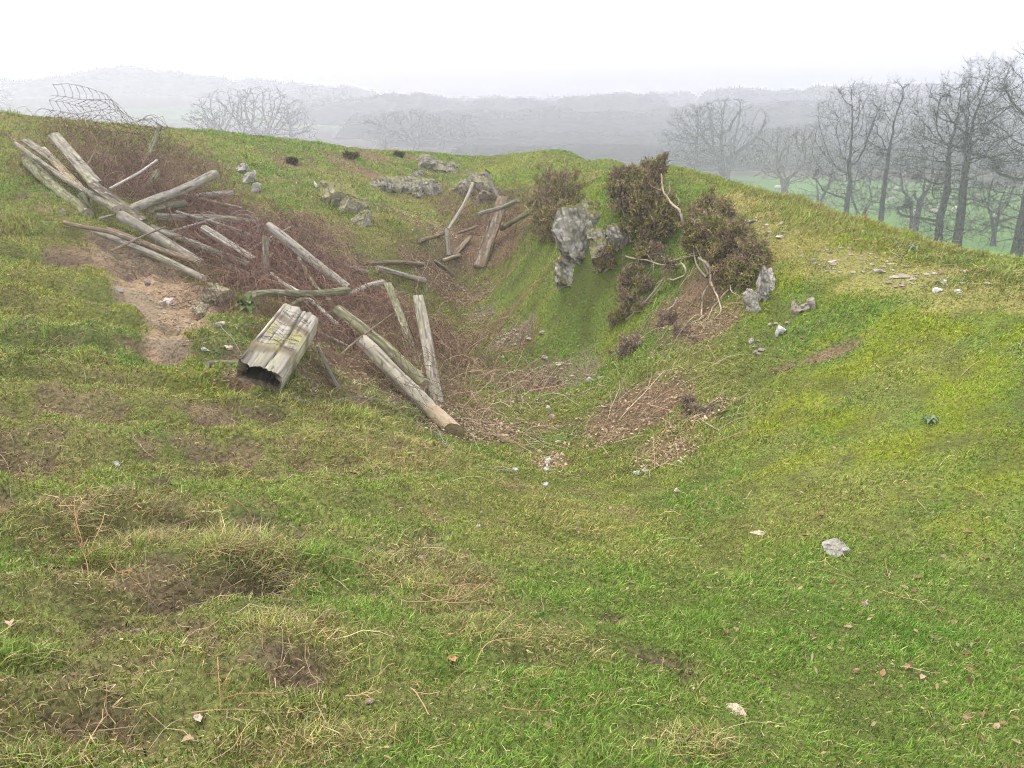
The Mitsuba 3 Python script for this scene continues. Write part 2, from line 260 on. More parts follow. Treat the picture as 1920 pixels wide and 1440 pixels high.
for bi, (y0, y1, dens, wid, segs) in enumerate(BANDS):
    x, y = scatter(y0, y1, dens, 100 + bi); r = rng(200 + bi); m = cover(x, y)
    tuss = sstep(.55, .75, n2(x, y, 2.1, 21, 3)) * (1 - .75 * m['right'])          # longer tussocks, mostly on the left bank
    bare = np.clip(np.maximum.reduce([m['soil'] * 1.0, m['root'] * .66, m['path'] * .22, m['litter'] * .72, m['stony'] * .7]), 0, .97)
    thin = sstep(.30, .46, n2(x, y, 3.7, 22, 3)) * .5 + .5
    ok = r.random(len(x)) < (1 - bare) * thin
    x, y, tuss = x[ok], y[ok], tuss[ok]; m = {k: v[ok] for k, v in m.items()}; N = len(x)
    z = H(x, y)
    L = r.uniform(.022, .05, N) * (.55 + .9 * sstep(.35, .65, n2(x, y, 4.5, 28, 3))) * (1 + 1.6 * tuss + .9 * m['straw'] - .35 * m['moss'] - .4 * m['path'] + .5 * m['brow']) * (1 + .35 * (bi >= 2) * 1)
    az = r.uniform(0, 2 * np.pi, N); lean = np.abs(r.normal(0, .65, N)) + .25 * m['straw']
    flow = np.stack([.35 + .3 * (n2(x, y, .8, 23, 2) - .5), -.35 + .5 * (n2(x, y, .9, 24, 2) - .5)], -1)
    D = unit(np.stack([np.cos(az) * lean + flow[:, 0] * .7, np.sin(az) * lean + flow[:, 1] * .7, np.ones(N)], -1))
    col = turf_colour(x, y, m)
    pstraw = np.clip(.085 + .095 * (1 - m['right']) + .34 * m['straw'] + .22 * m['brow'] + .22 * m['litter'] + .25 * m['root'] + .10 * sstep(.5, .7, n2(x, y, 1.4, 25, 3)), 0, .8)
    col = lerp(col, np.array([.34, .33, .085]), m['path'] * .6); dry = r.random(N) < pstraw
    col[dry] = lerp(STRAW, RUST * 1.25, (r.random(dry.sum()) ** 2.5) * (1 - .8 * m['right'][dry])) * r.uniform(.6, 1.25, (dry.sum(), 1)) * np.array([1, 1.03, 1.02])
    col = col * r.uniform(.4, 1.6, (N, 1)) * (1 + r.normal(0, .09, (N, 3)))
    P = np.stack([x, y, z - .004], -1)
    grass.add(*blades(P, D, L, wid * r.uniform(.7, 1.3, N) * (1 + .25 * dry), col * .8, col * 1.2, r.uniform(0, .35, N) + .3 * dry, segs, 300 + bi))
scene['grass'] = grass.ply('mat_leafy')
tag('grass', 'short grazed hill grass, mossy green with dead straw blades through it', kind='stuff')
print('grass tris', sum(len(f) for f in grass.f))

# ------------------------------------------------------------------ bare trees
scene['mat_bark'] = {'type': 'diffuse', 'reflectance': VC}
scene['mat_bark2'] = {'type': 'twosided', 'bsdf': {'type': 'diffuse', 'reflectance': VC}}
BARK = np.array([.038, .038, .032])
def grow(seed, Hh, R, base=.22, trunk_r=.35, n=900, fork=None, lean=(0, 0), top=1.0, low=0.5, wide=.55, stems=1, tip=None):
    """space colonisation: a skeleton that fills a crown of height Hh and radius R -> nodes, parents, radii"""
    r = rng(seed)
    t = r.random(n * 3) ** .8; prof = np.where(t < wide, low + (1 - low) * np.sin(t / wide * np.pi / 2), np.sqrt(np.clip(1 - ((t - wide) / (1.02 - wide)) ** 2, 0, 1)))
    a, q = r.uniform(0, 2 * np.pi, n * 3), np.sqrt(r.random(n * 3))
    A = np.stack([np.cos(a) * q * prof * R, np.sin(a) * q * prof * R, Hh * (base + (1 - base) * t)], -1)
    A += np.stack([lean[0] * t, lean[1] * t, 0 * t], -1) * Hh
    keep = nz(A / (R * .45) + seed, seed, 2) > .40; A = A[keep][:n]
    step = Hh * .026; nodes, par = [], []
    for k in range(stems):
        p = np.array([0, 0, -.5]) + (np.array([math.cos(k * 2.4 + seed), math.sin(k * 2.4 + seed), 0]) * trunk_r * 1.2 if stems > 1 else 0); prev = -1; d = np.zeros(2)
        topz = Hh * (base + fork if fork is not None else (.66 if stems == 1 else .34)); tgt = (np.array([math.cos(k * 2.4 + seed), math.sin(k * 2.4 + seed)]) * R * .28 if stems > 1 else np.zeros(2)) + np.array(lean) * Hh * .3
        p0 = p.copy()
        while p[2] < topz:
            nodes.append(p.copy()); par.append(prev); prev = len(nodes) - 1
            d = d * .7 + r.normal(0, .055, 2) * step; f = np.clip(p[2] / topz, 0, 1)
            p = np.array([*(p0[:2] + tgt * f ** 1.2 + (p[:2] - p0[:2] - tgt * f ** 1.2) * .85 + d), p[2] + step])
    nodes = np.array(nodes); par = list(par)
    best = np.full(len(A), 1e9); who = np.zeros(len(A), int); new = np.arange(len(nodes)); alive = np.ones(len(A), bool)
    for it in range(90):
        dd, ii = cKDTree(nodes[new]).query(A); b = dd < best; best[b] = dd[b]; who[b] = new[ii[b]]
        alive &= best > step * 1.25
        act = alive & (best < Hh * .40)
        if not act.any(): break
        dirs = np.zeros_like(nodes); np.add.at(dirs, who[act], unit(A[act] - nodes[who[act]]))
        g = np.unique(who[act]); dv = unit(unit(dirs[g]) + r.normal(0, .10, (len(g), 3)) + [0, 0, .07])
        new = np.arange(len(nodes), len(nodes) + len(g)); nodes = np.vstack([nodes, nodes[g] + dv * step]); par += list(g)
    par = np.array(par); N = len(nodes); rad = np.zeros(N); kids = np.zeros(N, int)
    np.add.at(kids, par[par >= 0], 1); p3 = np.zeros(N); tip = tip or .009
    for i in range(N - 1, -1, -1):
        p3[i] = max(p3[i], tip ** 2.12); 
        if par[i] >= 0: p3[par[i]] += p3[i]
    rad = p3 ** (1 / 2.12); rad *= (trunk_r / rad.max()) ** np.clip(rad / rad.max() * 1.5, 0, 1)
    rad = np.minimum(rad, trunk_r * (1.05 - .85 * np.clip(nodes[:, 2] / Hh, 0, 1))); flare = nodes[:, 2] < Hh * .06; rad[flare] *= 1 + .5 * (1 - np.clip(nodes[flare, 2], 0, None) / (Hh * .06))
    return nodes, par, rad, kids
def tree_parts(seed, Hh, twigs=2, tw_len=.060, tw=.010, sides=3, col=BARK, **kw):
    nodes, par, rad, kids = grow(seed, Hh, **kw); r = rng(seed + 1)
    e = np.nonzero(par >= 0)[0]; big = rad[e] > .34 * rad.max()
    out = []
    for grp, sd in ((e[big], 7), (e[~big], sides)):
        P = np.stack([nodes[par[grp]], nodes[grp] + (nodes[grp] - nodes[par[grp]]) * .08], 1); Rr = np.stack([np.minimum(rad[par[grp]], rad[grp] * 1.35), rad[grp]], 1)
        tone = col * (0.8 + .45 * nz(nodes[grp] * 1.3, seed, 2))[:, None]; out.append([tubes(P, Rr, tone, sd)])
    thin = np.nonzero((rad < .045) & (par >= 0))[0]; thin = thin[nodes[thin, 2] > Hh * .1]
    if twigs:
        b = np.repeat(thin, twigs); N = len(b); par_d = unit(nodes[b] - nodes[par[b]])
        d = unit(par_d * .9 + r.normal(0, .55, (N, 3)) + [0, 0, .18]); L = r.uniform(.5, 1.15, N) * tw_len * Hh ** .8 * 1.6
        p0 = nodes[b]; mid = p0 + d * L[:, None] * .5 + r.normal(0, .05, (N, 3)) * L[:, None]; end = p0 + d * L[:, None] + r.normal(0, .16, (N, 3)) * L[:, None]
        s = unit(np.cross(d, r.normal(size=(N, 3)))) * tw
        v = np.stack([p0 - s, p0 + s, mid + s * .8, mid - s * .8, end, mid + unit(d + r.normal(0, .7, (N, 3))) * L[:, None] * .45], 1)
        f = (np.array([[0, 1, 2], [0, 2, 3], [3, 2, 4], [3, 2, 5]])[None] + 6 * np.arange(N)[:, None, None]).reshape(-1, 3)
        out[1].append((v.reshape(-1, 3), f, np.broadcast_to(col * .9, (N * 6, 3))))
    return out
def plant_tree(name, px, top, Y, seed, label, group, width=60, bark=BARK, mat='mat_bark', **kw):
    """width: the crown's width in photo pixels at its distance; top: the photo row of its tip"""
    b = at(px, 600, Y); x, y = b[0], b[1]; z = H(x, y).item(); zt = at(px, top, Y)[2]; Hh = zt - z
    trunk, crown = tree_parts(seed, Hh, R=width * .64 * Y / F, col=bark, tw=max(.012, (Y - 40) * .00016), **kw)
    k = key(name); ang = seed * 1.7; rot = T().translate([x, y, z])
    for nm, part in (('trunk', trunk), ('crown', crown)):
        m = MB()
        for v, f, c in part: m.add(v, f, c)
        scene[f'{k}__{nm}'] = {**m.ply('mat_bark2', smooth=(nm == 'trunk')), 'to_world': rot}
    tag(k, label, 'tree', group); return k
GR = np.array([.042, .047, .030])
row = 'bare trees at the foot of the slope'
plant_tree('bare_tree', 1562, 155, 80, 11, 'forked open-crowned bare tree leftmost in the tall row behind the right brow', row, 125, n=800, base=.30, fork=.18, trunk_r=.30, lean=(-.02, 0), low=.55, twigs=2, tw_len=.068, tip=.011)
plant_tree('bare_tree', 1628, 148, 76, 12, 'slender bare tree second from the left in the tall row behind the brow', row, 95, n=950, base=.25, trunk_r=.28, low=.6, twigs=2, tw_len=.068, tip=.011)
plant_tree('bare_tree', 1735, 138, 67, 13, 'tall bare tree on the left of a close pair of trunks behind the brow', row, 150, n=1500, base=.20, trunk_r=.34, low=.75, bark=GR, twigs=2, tw_len=.068, tip=.011)
plant_tree('bare_tree', 1772, 108, 66, 14, 'tall straight bare tree on the right of a close pair of trunks behind the brow', row, 165, n=1600, base=.22, trunk_r=.40, low=.7, bark=GR, twigs=2, tw_len=.068, tip=.011)
plant_tree('bare_tree', 1886, 84, 60, 15, 'tallest and thickest bare tree, with a mossy trunk near the right edge of the view', row, 170, n=1800, base=.22, trunk_r=.46, lean=(-.035, 0), low=.7, bark=GR, twigs=2, tw_len=.068, tip=.011)
plant_tree('bare_tree', 1985, 130, 64, 16, 'bare tree cut off by the right edge of the view, only its outer branches showing', row, 150, n=1100, base=.22, trunk_r=.36, low=.7)
plant_tree('bare_tree', 1690, 235, 92, 17, 'low brushy bare tree with dense fine twigs between the tall trunks', row, 120, n=460, base=.10, trunk_r=.2, low=.9, wide=.4, stems=3, twigs=1)
plant_tree('bare_tree', 1512, 275, 112, 18, 'small twiggy bare tree beside the broad pale one, left of the tall row', row, 95, n=400, base=.08, trunk_r=.18, low=.9, wide=.4, stems=2, twigs=1)
plant_tree('bare_tree', 1590, 300, 100, 19, 'bushy low bare tree filling the gap below the forked tree', row, 130, n=420, base=.06, trunk_r=.16, low=1.0, wide=.35, stems=3, twigs=1)
plant_tree('bare_tree', 1840, 300, 84, 20, 'low spreading bare tree with drooping branches left of the thickest trunk', row, 150, n=460, base=.08, trunk_r=.2, low=1.0, wide=.4, stems=2, twigs=1)
plant_tree('bare_tree', 1450, 238, 132, 21, 'round open bare tree with pale brown twigs standing alone behind the brow', row, 125, n=900, base=.22, fork=.05, trunk_r=.34, low=.8, bark=np.array([.10, .082, .06]), stems=2, twigs=1, tip=.02)
plant_tree('bare_tree', 1284, 194, 162, 22, 'domed bare tree on the left of a pair behind the gorse bush', 'pair of domed trees in mid distance', 110, n=700, base=.18, trunk_r=.44, low=.8, twigs=1, tip=.03)
plant_tree('bare_tree', 1338, 185, 158, 23, 'domed bare tree with several stems on the right of a pair behind the gorse bush', 'pair of domed trees in mid distance', 135, n=850, base=.15, trunk_r=.46, low=.8, stems=3, twigs=1, tip=.03)
oak = 'spreading trees fading into mist on the left'
for i, (px, tp, Y, w, st, lb) in enumerate([(428, 200, 226, 80, 1, 'small round bare oak at the left end of the misty clump'), (470, 166, 220, 125, 2, 'broad crooked bare oak left of centre in the misty clump'),
        (528, 160, 222, 125, 2, 'broad tall bare oak right of centre in the misty clump'), (572, 188, 230, 85, 1, 'lower bare oak at the right end of the misty clump'),
        (738, 206, 250, 80, 1, 'misty bare tree leftmost of the three above the rock ledges'), (790, 203, 255, 95, 2, 'widest misty bare tree in the middle of the three above the rock ledges'),
        (832, 222, 262, 80, 2, 'misty bare tree rightmost of the three above the rock ledges'), (877, 214, 262, 56, 1, 'narrow misty bare tree standing apart beside the dip in the skyline')]):
    plant_tree('bare_oak' if i < 4 else 'bare_tree', px, tp, Y, 31 + i, lb, oak, w, n=430, base=.16, trunk_r=.65, low=.75, stems=st, twigs=1, tip=.05)
far = 'faint trees on the far hillside'
for i, (px, tp, Y, w, lb) in enumerate([(38, 145, 430, 55, 'faint tree high on the misty hill at the far left edge'), (70, 165, 430, 40, 'faint small tree beside the one at the far left edge'),
        (608, 162, 420, 46, 'faint tall tree just right of the misty oak clump'), (663, 160, 430, 46, 'faint upright tree between the oak clump and the three trees'), (722, 176, 440, 42, 'faint tree behind the leftmost of the three misty trees'),
        (800, 186, 460, 60, 'faint wide tree on the skyline above the three misty trees'), (1482, 165, 470, 22, 'faint conifer poking above the misty hilltop on the right'), (1405, 182, 470, 50, 'faint round tree on the misty hilltop left of the conifer')]):
    plant_tree('distant_tree', px, tp, Y, 51 + i, lb, far, w, n=170, base=.15, trunk_r=.4, low=.8, twigs=3)

# far woods that read as one mass: packed crowns of bare twigs over low scrub, many to a mesh
def wood(name, label, rows, seed):
    """rows: (photo columns from, to, distance from, to, crowns, height)"""
    r = rng(seed); m = MB(); c = BARK * .6
    for a, b, y0, y1, n, h in rows:
        Y0, ns, nt = (y0 + y1) / 2, int((b - a) / F * y1 / 1.5), 13; px, t = np.meshgrid(np.linspace(a, b, ns), np.linspace(0, np.pi, nt), indexing='ij')
        x = (px - 960) / F * Y0; d = Y0 + 10 * (n2(x, x * 0, 1 / 60, seed, 2) - .5) * 2 - np.cos(t) * (y1 - y0) * .5
        hh = h * (.62 + .55 * n2(x, d, 1 / 9, seed + 1, 3) + 1.1 * (n2(x, d, 1 / 55, seed + 2, 3) - .5)) * sstep(0, .06, (px - a) / (b - a)) * sstep(1, .94, (px - a) / (b - a))
        z = H(x, d) - .3 + hh * np.sin(t) ** .55 * 1.25 + .5 * (n2(x, d * 2, 1 / 2.2, seed + 3, 2) - .5) * np.sin(t)
        v = np.stack([x, d, z], -1); i, j = np.meshgrid(np.arange(ns - 1), np.arange(nt - 1), indexing='ij'); k0 = i * nt + j
        q = np.stack([k0, k0 + nt, k0 + nt + 1, k0 + 1], -1).reshape(-1, 4); m.add(v.reshape(-1, 3), np.vstack([q[:, [0, 1, 2]], q[:, [0, 2, 3]]]), c)
        k = n * 30; ii = r.integers(0, ns, k); jj = r.integers(3, nt - 3, k); p0 = v[ii, jj] - [0, 0, .2]                     # twigs that fray the canopy's edge
        dd = unit(r.normal(0, .5, (k, 3)) + [0, 0, 1]) * (h * r.uniform(.05, .16, (k, 1))); sd = unit(np.cross(dd, r.normal(size=(k, 3)))) * (.06 + Y0 * .00022)
        m.add(np.stack([p0 - sd, p0 + sd, p0 + dd], 1).reshape(-1, 3), np.arange(3 * k).reshape(-1, 3), c)
    scene[name] = m.ply('mat_bark2', smooth=True); tag(name, label, kind='stuff')
wood('valley_wood', 'misty bare woodland along the far side of the valley', [(840, 1260, 205, 270, 70, 2.6), (720, 1240, 276, 310, 90, 4.5), (650, 1240, 325, 370, 100, 7.5), (560, 1260, 410, 480, 110, 10.5), (1200, 2050, 185, 230, 110, 3.6), (1200, 2050, 240, 300, 130, 6.0), (1180, 2050, 330, 400, 120, 9.0)], 4)
wood('hill_wood', 'faint woodland fading out on the misty hilltops', [(-100, 760, 600, 680, 170, 12.0), (760, 1300, 560, 640, 90, 12.0), (1280, 2100, 450, 540, 150, 12.0)], 7)
print('trees done')

# sheep in the field
def blob(c, rad, seed, sub=2, rough=.15, freq=3.0):
    m = trimesh.creation.icosphere(subdivisions=sub); v = np.array(m.vertices); v = v * (1 + rough * (nz(v * freq + seed, seed, 2)[:, None] - .5) * 2); return v * rad + c, np.array(m.faces)
def sheep(px, py, heading, grazing, label, seed):
    p = G(px, py); k = key('sheep'); W = np.array([.62, .59, .51]); Dk = np.array([.30, .28, .25])
    place = T().translate(p.tolist()).rotate([0, 0, 1], heading).scale(1.05)
    b = MB(); v, f = blob([0, 0, .62], [.50, .27, .29], seed, 3, .10, 6); b.add(v, f, W); v, f = blob([-.50, 0, .60], [.07, .05, .14], seed, 1); b.add(v, f, W); 
    scene[k + '__body'] = {**b.ply('mat_leafy', smooth=True), 'to_world': place}
    h = MB(); hz = .26 if grazing else .92; nk = np.array([[[.36, 0, .68], [.52, 0, .5 if grazing else .84], [.60, 0, hz + .05]]]); h.add(*tubes(nk, np.array([[.16, .11, .08]]), W, 8))
    v, f = blob([.68, 0, hz], [.14, .065, .075], seed, 2, .05); v[:, 2] -= (v[:, 0] - .68) * .5; h.add(v, f, W * .9)
    for s in (-1, 1): v, f = blob([.60, s * .10, hz + .06], [.03, .07, .025], seed, 1, 0); h.add(v, f, W * .8)
    scene[k + '__head'] = {**h.ply('mat_leafy', smooth=True), 'to_world': place}
    for lx in (-.33, .32):
        for s in (-.13, .13):
            scene[pkey(k, 'leg')] = {**MB().add(*tubes(np.array([[[lx, s, .5], [lx + .02, s, .25], [lx, s, 0]]]), np.array([[.06, .035, .03]]), Dk, 6)).ply('mat_leafy', smooth=True), 'to_world': place}
    tag(k, label, 'sheep', 'sheep grazing in the field')
for i, (px, py, hd, gr, lb) in enumerate([(1457, 359, 10, 0, 'white sheep just over the brow, beside the lone pale brown tree'), (1675, 380, 160, 1, 'nearer of two white sheep between the slender tree and the close pair'),
        (1679, 362, 20, 1, 'white sheep farther off, left of the close pair of trunks'), (1718, 407, 190, 1, 'white sheep grazing at the left foot of the close pair of trunks'), (1708, 421, 0, 1, 'nearest white sheep left of the close pair of trunks'),
        (1750, 405, 30, 0, 'white sheep seen in the gap between the two close trunks'), (1793, 401, 170, 1, 'white sheep grazing just right of the close pair of trunks'), (1868, 414, 200, 1, 'white sheep grazing just left of the thickest mossy trunk'),
        (1915, 411, 10, 1, 'white sheep at the right edge of the view beyond the thickest trunk'), (1832, 372, 15, 1, 'farthest white sheep, high in the field between the pair of trunks and the thickest one')]):
    sheep(px, py, hd, gr, lb, 300 + i)

# ------------------------------------------------------------------ rock outcrops and stones
scene['mat_rock'] = {'type': 'bumpmap', 'nested': mikit.proc(lambda p, n, uv: mikit.fbm(p.x * 26, p.y * 26, p.z * 26, 4), 2e-3), 'scale': 0.05, 'bsdf': {'type': 'diffuse', 'reflectance': VC}}
def rock_mesh(size, seed, cuts=24, sub=4, strata=None, rough=.013):
    """an angular block: a sphere planed by random faces, then split along its bedding and roughened"""
    r = rng(seed); m = trimesh.creation.icosphere(subdivisions=sub); v = np.array(m.vertices)
    for _ in range(cuts):
        n = unit(r.normal(size=3)); o = r.uniform(.40, .80); d = v @ n - o; v = v - np.maximum(d, 0)[:, None] * n
    v = v / np.abs(v).max(0) * .96; v = v * np.asarray(size); s = float(np.mean(size)); f = np.array(m.faces)
    if strata is not None:
        t = unit(np.asarray(strata, float)); u = v @ t / (s * .22) + 1.2 * nz(v / s * 2 + seed, seed, 2); k = np.floor(u); fr = u - k
        h = (np.sin(k * 12.9898 + seed) * 43758.5453) % 1.0; inn = unit(v)
        v = v - inn * (s * (.05 * h + .07 * sstep(.82, .98, fr) * sstep(1.0, .99, fr)))[:, None]
    cc = unit(r.normal(size=(70, 3))); tl = r.normal(0, .16, (70, 3)); off = r.normal(0, .035, 70); p0 = v / s; uv_ = unit(p0 + .10 * (nz(p0 * 4 + seed, seed + 3, 2)[:, None] - .5)); w_ = np.argmax(uv_ @ cc.T, 1)
    v = v + unit(v) * (s * (off[w_] + ((uv_ - cc[w_]) * tl[w_]).sum(1)))[:, None]                       # fracture facets
    p = v / s; nn = nz(p * 2.2 + seed, seed + 1, 4) - .5; n3 = nz(p * 7 + seed, seed + 2, 3) - .5; rid = np.abs(nz(p * 3.4 + seed, seed + 4, 3) - .5)
    v = v + unit(v) * (s * rough * (1.3 * nn + .9 * n3 - 2.0 * sstep(.03, 0, rid)))[:, None]
    return v, f
def rock_colour(v, f, seed, moss=.5, pale=.4, base=(.27, .25, .20)):
    base = np.asarray(base) * 1.25; m = trimesh.Trimesh(v, f, process=False); n = m.vertex_normals
    c = np.asarray(base) * (0.65 + .8 * nz(v * 5 + seed, seed, 4))[:, None]
    c = lerp(c, np.array([.21, .17, .11]), sstep(.52, .68, nz(v * 3.1, seed + 5, 3)) * .4)
    c = lerp(c, np.array([.62, .61, .55]), sstep(.62 - .16 * pale, .70 - .14 * pale, nz(v * 15 + 3, seed + 6, 4)) * pale); c = c * (.75 + .5 * nz(v * 30, seed + 11, 2))[:, None]; c = lerp(c, np.array([.70, .69, .64]), sstep(.70, .76, nz(v * 22, seed + 12, 2)) * .7)
    c = lerp(c, np.array([.055, .05, .04]), sstep(.40, .33, nz(v * 7.5, seed + 7, 4)) * .6)
    up = sstep(.35, .85, n[:, 2] + .55 * (nz(v * 4, seed + 8, 3) - .5))
    return lerp(c, np.array([.19, .20, .04]), np.clip(up * moss * 1.25, 0, 1))
def rock(name, label, cat, blocks, seed, moss=.5, pale=.4, base=(.27, .25, .20), group=None, part='block', sub=5):
    """blocks: (px, py, half width px, half height px, depth m, tilt deg, sink) - each an angular block bedded into the slope"""
    k = key(name)
    for j, b in enumerate(blocks):
        px, py, hw, hh, dep, tilt = b[:6]; c = G(px, py + hh * .5); sc = np.linalg.norm(c) / F
        c = c + [0, dep * (.55 if py > 380 else .72), hh * .38 * sc]
        v, f = rock_mesh([hw * sc * 1.18, dep, hh * sc * 1.2], seed + j * 7, strata=[math.cos(math.radians(tilt)) * .9, .25, math.sin(math.radians(tilt)) * .5], sub=sub)
        a = math.radians(tilt * .5); v = v @ np.array([[math.cos(a), 0, -math.sin(a)], [0, 1, 0], [math.sin(a), 0, math.cos(a)]]).T + c
        scene[pkey(k, part) if len(blocks) > 1 else k] = MB().add(v, f, rock_colour(v, f, seed + j, moss, pale, base)).ply('mat_rock', smooth=True)
    tag(k, label, cat, group); return k
ro = 'rock outcrops around the old quarry'
rock('rock_outcrop', 'large grey lichened outcrop with a mossy cap under the gorse right of the trench', 'rock', [(1085, 466, 54, 72, .55, 18), (1108, 402, 30, 24, .45, 10), (1062, 508, 30, 34, .35, 35), (1128, 455, 26, 40, .4, -10), (1165, 450, 26, 30, .35, 15)], 401, .7, .6, base=(.29, .27, .22), group=ro)
rock('rock_outcrop', 'narrow upright splintered slab of pale rock below the right end of the gorse', 'rock', [(1432, 545, 10, 42, .2, 12), (1414, 570, 11, 34, .2, 22), (1447, 528, 7, 26, .18, -4)], 421, .15, .7, base=(.36, .33, .29), group=ro)
rock('rock_outcrop', 'smooth mossy boulder bulging from the slope at the head of the hollow', 'rock', [(630, 375, 38, 26, .7, -15), (662, 385, 24, 28, .5, -35), (678, 412, 18, 26, .4, -30)], 431, .7, .45, base=(.38, .35, .25), group=ro)
rock('rock_outcrop', 'middle ledge of broken pale rock under a turf lip at the back of the hollow', 'rock', [(722, 352, 30, 17, .4, 10), (762, 352, 28, 19, .4, -8), (798, 354, 26, 18, .4, 14), (780, 366, 14, 12, .3, 0)], 441, .55, .7, base=(.36, .34, .285), group=ro)
rock('rock_outcrop', 'highest ledge of upright jointed rock just below the skyline dip', 'rock', [(795, 308, 20, 17, .4, 70), (822, 312, 18, 18, .4, 60), (845, 316, 14, 16, .4, 75), (785, 326, 16, 10, .3, 20)], 451, .55, .6, base=(.35, .325, .275), group=ro)
rock('rock_outcrop', 'pointed dark crag behind the old timbers at the head of the trench', 'rock', [(895, 342, 26, 24, .45, 50), (868, 358, 20, 20, .4, 60), (918, 358, 20, 22, .4, 40), (905, 372, 22, 16, .4, 50)], 461, .5, .5, base=(.31, .285, .235), group=ro)
rock('rock_outcrop', 'thin rib of white-streaked rock running down the slope behind the timber heap', 'rock', [(450, 318, 9, 12, .25, -50), (462, 335, 9, 15, .25, -60), (476, 355, 8, 14, .25, -60)], 471, .15, 1.0, base=(.40, .39, .36), group=ro)
rock('rock_outcrop', 'cluster of small rounded grey rocks in the turf right of the splintered slab', 'rock', [(1494, 583, 11, 13, .14, 15), (1512, 578, 9, 9, .12, 0), (1525, 574, 7, 12, .12, 30)], 481, .3, .5, base=(.34, .31, .27), group=ro, sub=3)
rock('rock_outcrop', 'grey laminated rock face showing at the foot of the orange soil scar', 'rock', [(395, 560, 34, 26, .25, 28), (370, 585, 22, 14, .2, 25)], 491, .2, .3, base=(.33, .29, .20), group=ro)
st = 'loose stones'
def stone(px, py, w, h, label, seed, base=(.42, .39, .35), pale=.4, moss=.1):
    p = G(px, py); sc = np.linalg.norm(p) / F; k = key('stone')
    v, f = rock_mesh([w / 2 * sc * 1.15, w / 2 * sc, h / 2 * sc * 1.25], seed, cuts=14, sub=3, rough=.02); v = v + p + [0, 0, h * .22 * sc]
    scene[k] = MB().add(v, f, rock_colour(v, f, seed, moss, pale, base)).ply('mat_rock', smooth=True); tag(k, label, 'stone', st)
WH = (.62, .60, .56)
for i, q in enumerate([(1572, 1036, 50, 30, 'flat grey stone sunk in the grass of the right foreground', (.36, .35, .31)), (1622, 1136, 13, 13, 'small pinkish pebble in the grass below the flat grey stone', (.55, .42, .36)),
  (1378, 1334, 34, 12, 'flat buff stone lying by the straw at the bottom right', (.50, .42, .32)), (1421, 1005, 24, 14, 'low mossy buff stone left of the flat grey stone', (.42, .38, .26)),
  (1464, 625, 20, 20, 'white-blotched stone standing out of the turf below the slab', (.62, .61, .60)), (1408, 642, 9, 13, 'small pointed pale stone left of the white-blotched one', (.5, .49, .47)), (1417, 664, 10, 13, 'small buff stone below the small pointed pale one', (.5, .44, .38)),
  (1757, 546, 14, 10, 'white angular stone on the mossy path, left of a flatter white one', WH), (1797, 549, 14, 7, 'flat white stone on the mossy path', WH), (1648, 511, 22, 10, 'flat grey stone set into the worn path', (.42, .38, .33)), (1690, 520, 30, 6, 'long flat grey slab showing through the worn path', (.42, .37, .32)),
  (1462, 446, 14, 6, 'flat grey stone on the path nearest the gorse', (.45, .42, .36)), (1410, 417, 18, 6, 'pale flat stone at the upper end of the path', (.45, .42, .36)), (1398, 415, 10, 4, 'thin flake of stone at the top of the path', (.45, .42, .36)), (1562, 493, 18, 6, 'pale flat stone in the middle of the path', (.48, .43, .36)),
  (1765, 531, 18, 8, 'grey stone half covered by moss, between the slab and the white stone', (.40, .38, .34)), (1855, 534, 16, 6, 'buff flake of stone at the right end of the path', (.5, .44, .36)),
  (304, 572, 15, 13, 'greyish stone on the left of a pair in the soil scar', (.42, .36, .29)), (317, 569, 14, 14, 'white rounded stone on the right of a pair in the soil scar', (.58, .54, .47)), (277, 535, 12, 12, 'dark stone embedded high in the soil scar', (.26, .23, .2)), (225, 548, 14, 9, 'grey stone on the turf edge left of the soil scar', (.36, .35, .33)),
  (118, 402, 8, 12, 'small grey upright stone in the turf under the timber heap', (.33, .31, .28)), (385, 657, 13, 7, 'white stone in the turf right of the eroded tussock', WH), (428, 653, 14, 8, 'pinkish flat stone in the turf left of the baulk', (.56, .46, .40)), (412, 608, 18, 8, 'buff stone on the small track below the soil scar', (.50, .42, .34)),
  (1034, 785, 12, 11, 'rounded pinkish stone in the trench floor', (.48, .39, .34)), (1047, 831, 13, 8, 'flat pale stone in the trench floor below the rounded pink one', (.56, .49, .43)), (1029, 769, 10, 11, 'grey stone standing beside the rounded pink one', (.42, .38, .34)), (1105, 718, 12, 14, 'bluish grey stone at the edge of the dead bracken in the trench', (.40, .40, .36)),
  (943, 671, 9, 7, 'small round grey stone on the trench floor nearest the leaning posts', (.44, .41, .35)), (1020, 672, 15, 9, 'grey stone at the top of the gravelly patch', (.46, .43, .36)), (1048, 682, 17, 4, 'thin pale flake of slate above the gravelly patch', (.5, .47, .42)), (1016, 624, 12, 6, 'dark flat stone beside the upper stony patch', (.24, .2, .17)),
  (897, 988, 10, 9, 'pale round stone beside the animal hole', (.52, .49, .42)), (1085, 983, 13, 7, 'smooth greenish stone in the grass right of the animal hole', (.44, .45, .36)), (790, 1047, 15, 10, 'square pinkish stone in the grass below the animal hole', (.45, .37, .32)), (695, 1318, 16, 8, 'pinkish grey stone low in the left foreground', (.45, .36, .33)),
  (1252, 1413, 13, 10, 'reddish brown stone at the bottom edge of the view', (.42, .25, .17)), (1223, 1396, 12, 10, 'dark grey round stone beside the reddish brown one at the bottom edge', (.16, .15, .16)), (593, 352, 7, 14, 'small white upright stone above the mossy boulder', WH), (1270, 925, 12, 14, 'pinkish buff stone on the trench floor, right of the wool tufts', (.52, .42, .34)),
  (1594, 1000, .1, .1, '', WH)][:-1]):
    stone(q[0], q[1], q[2], q[3], q[4], 500 + i, q[5])
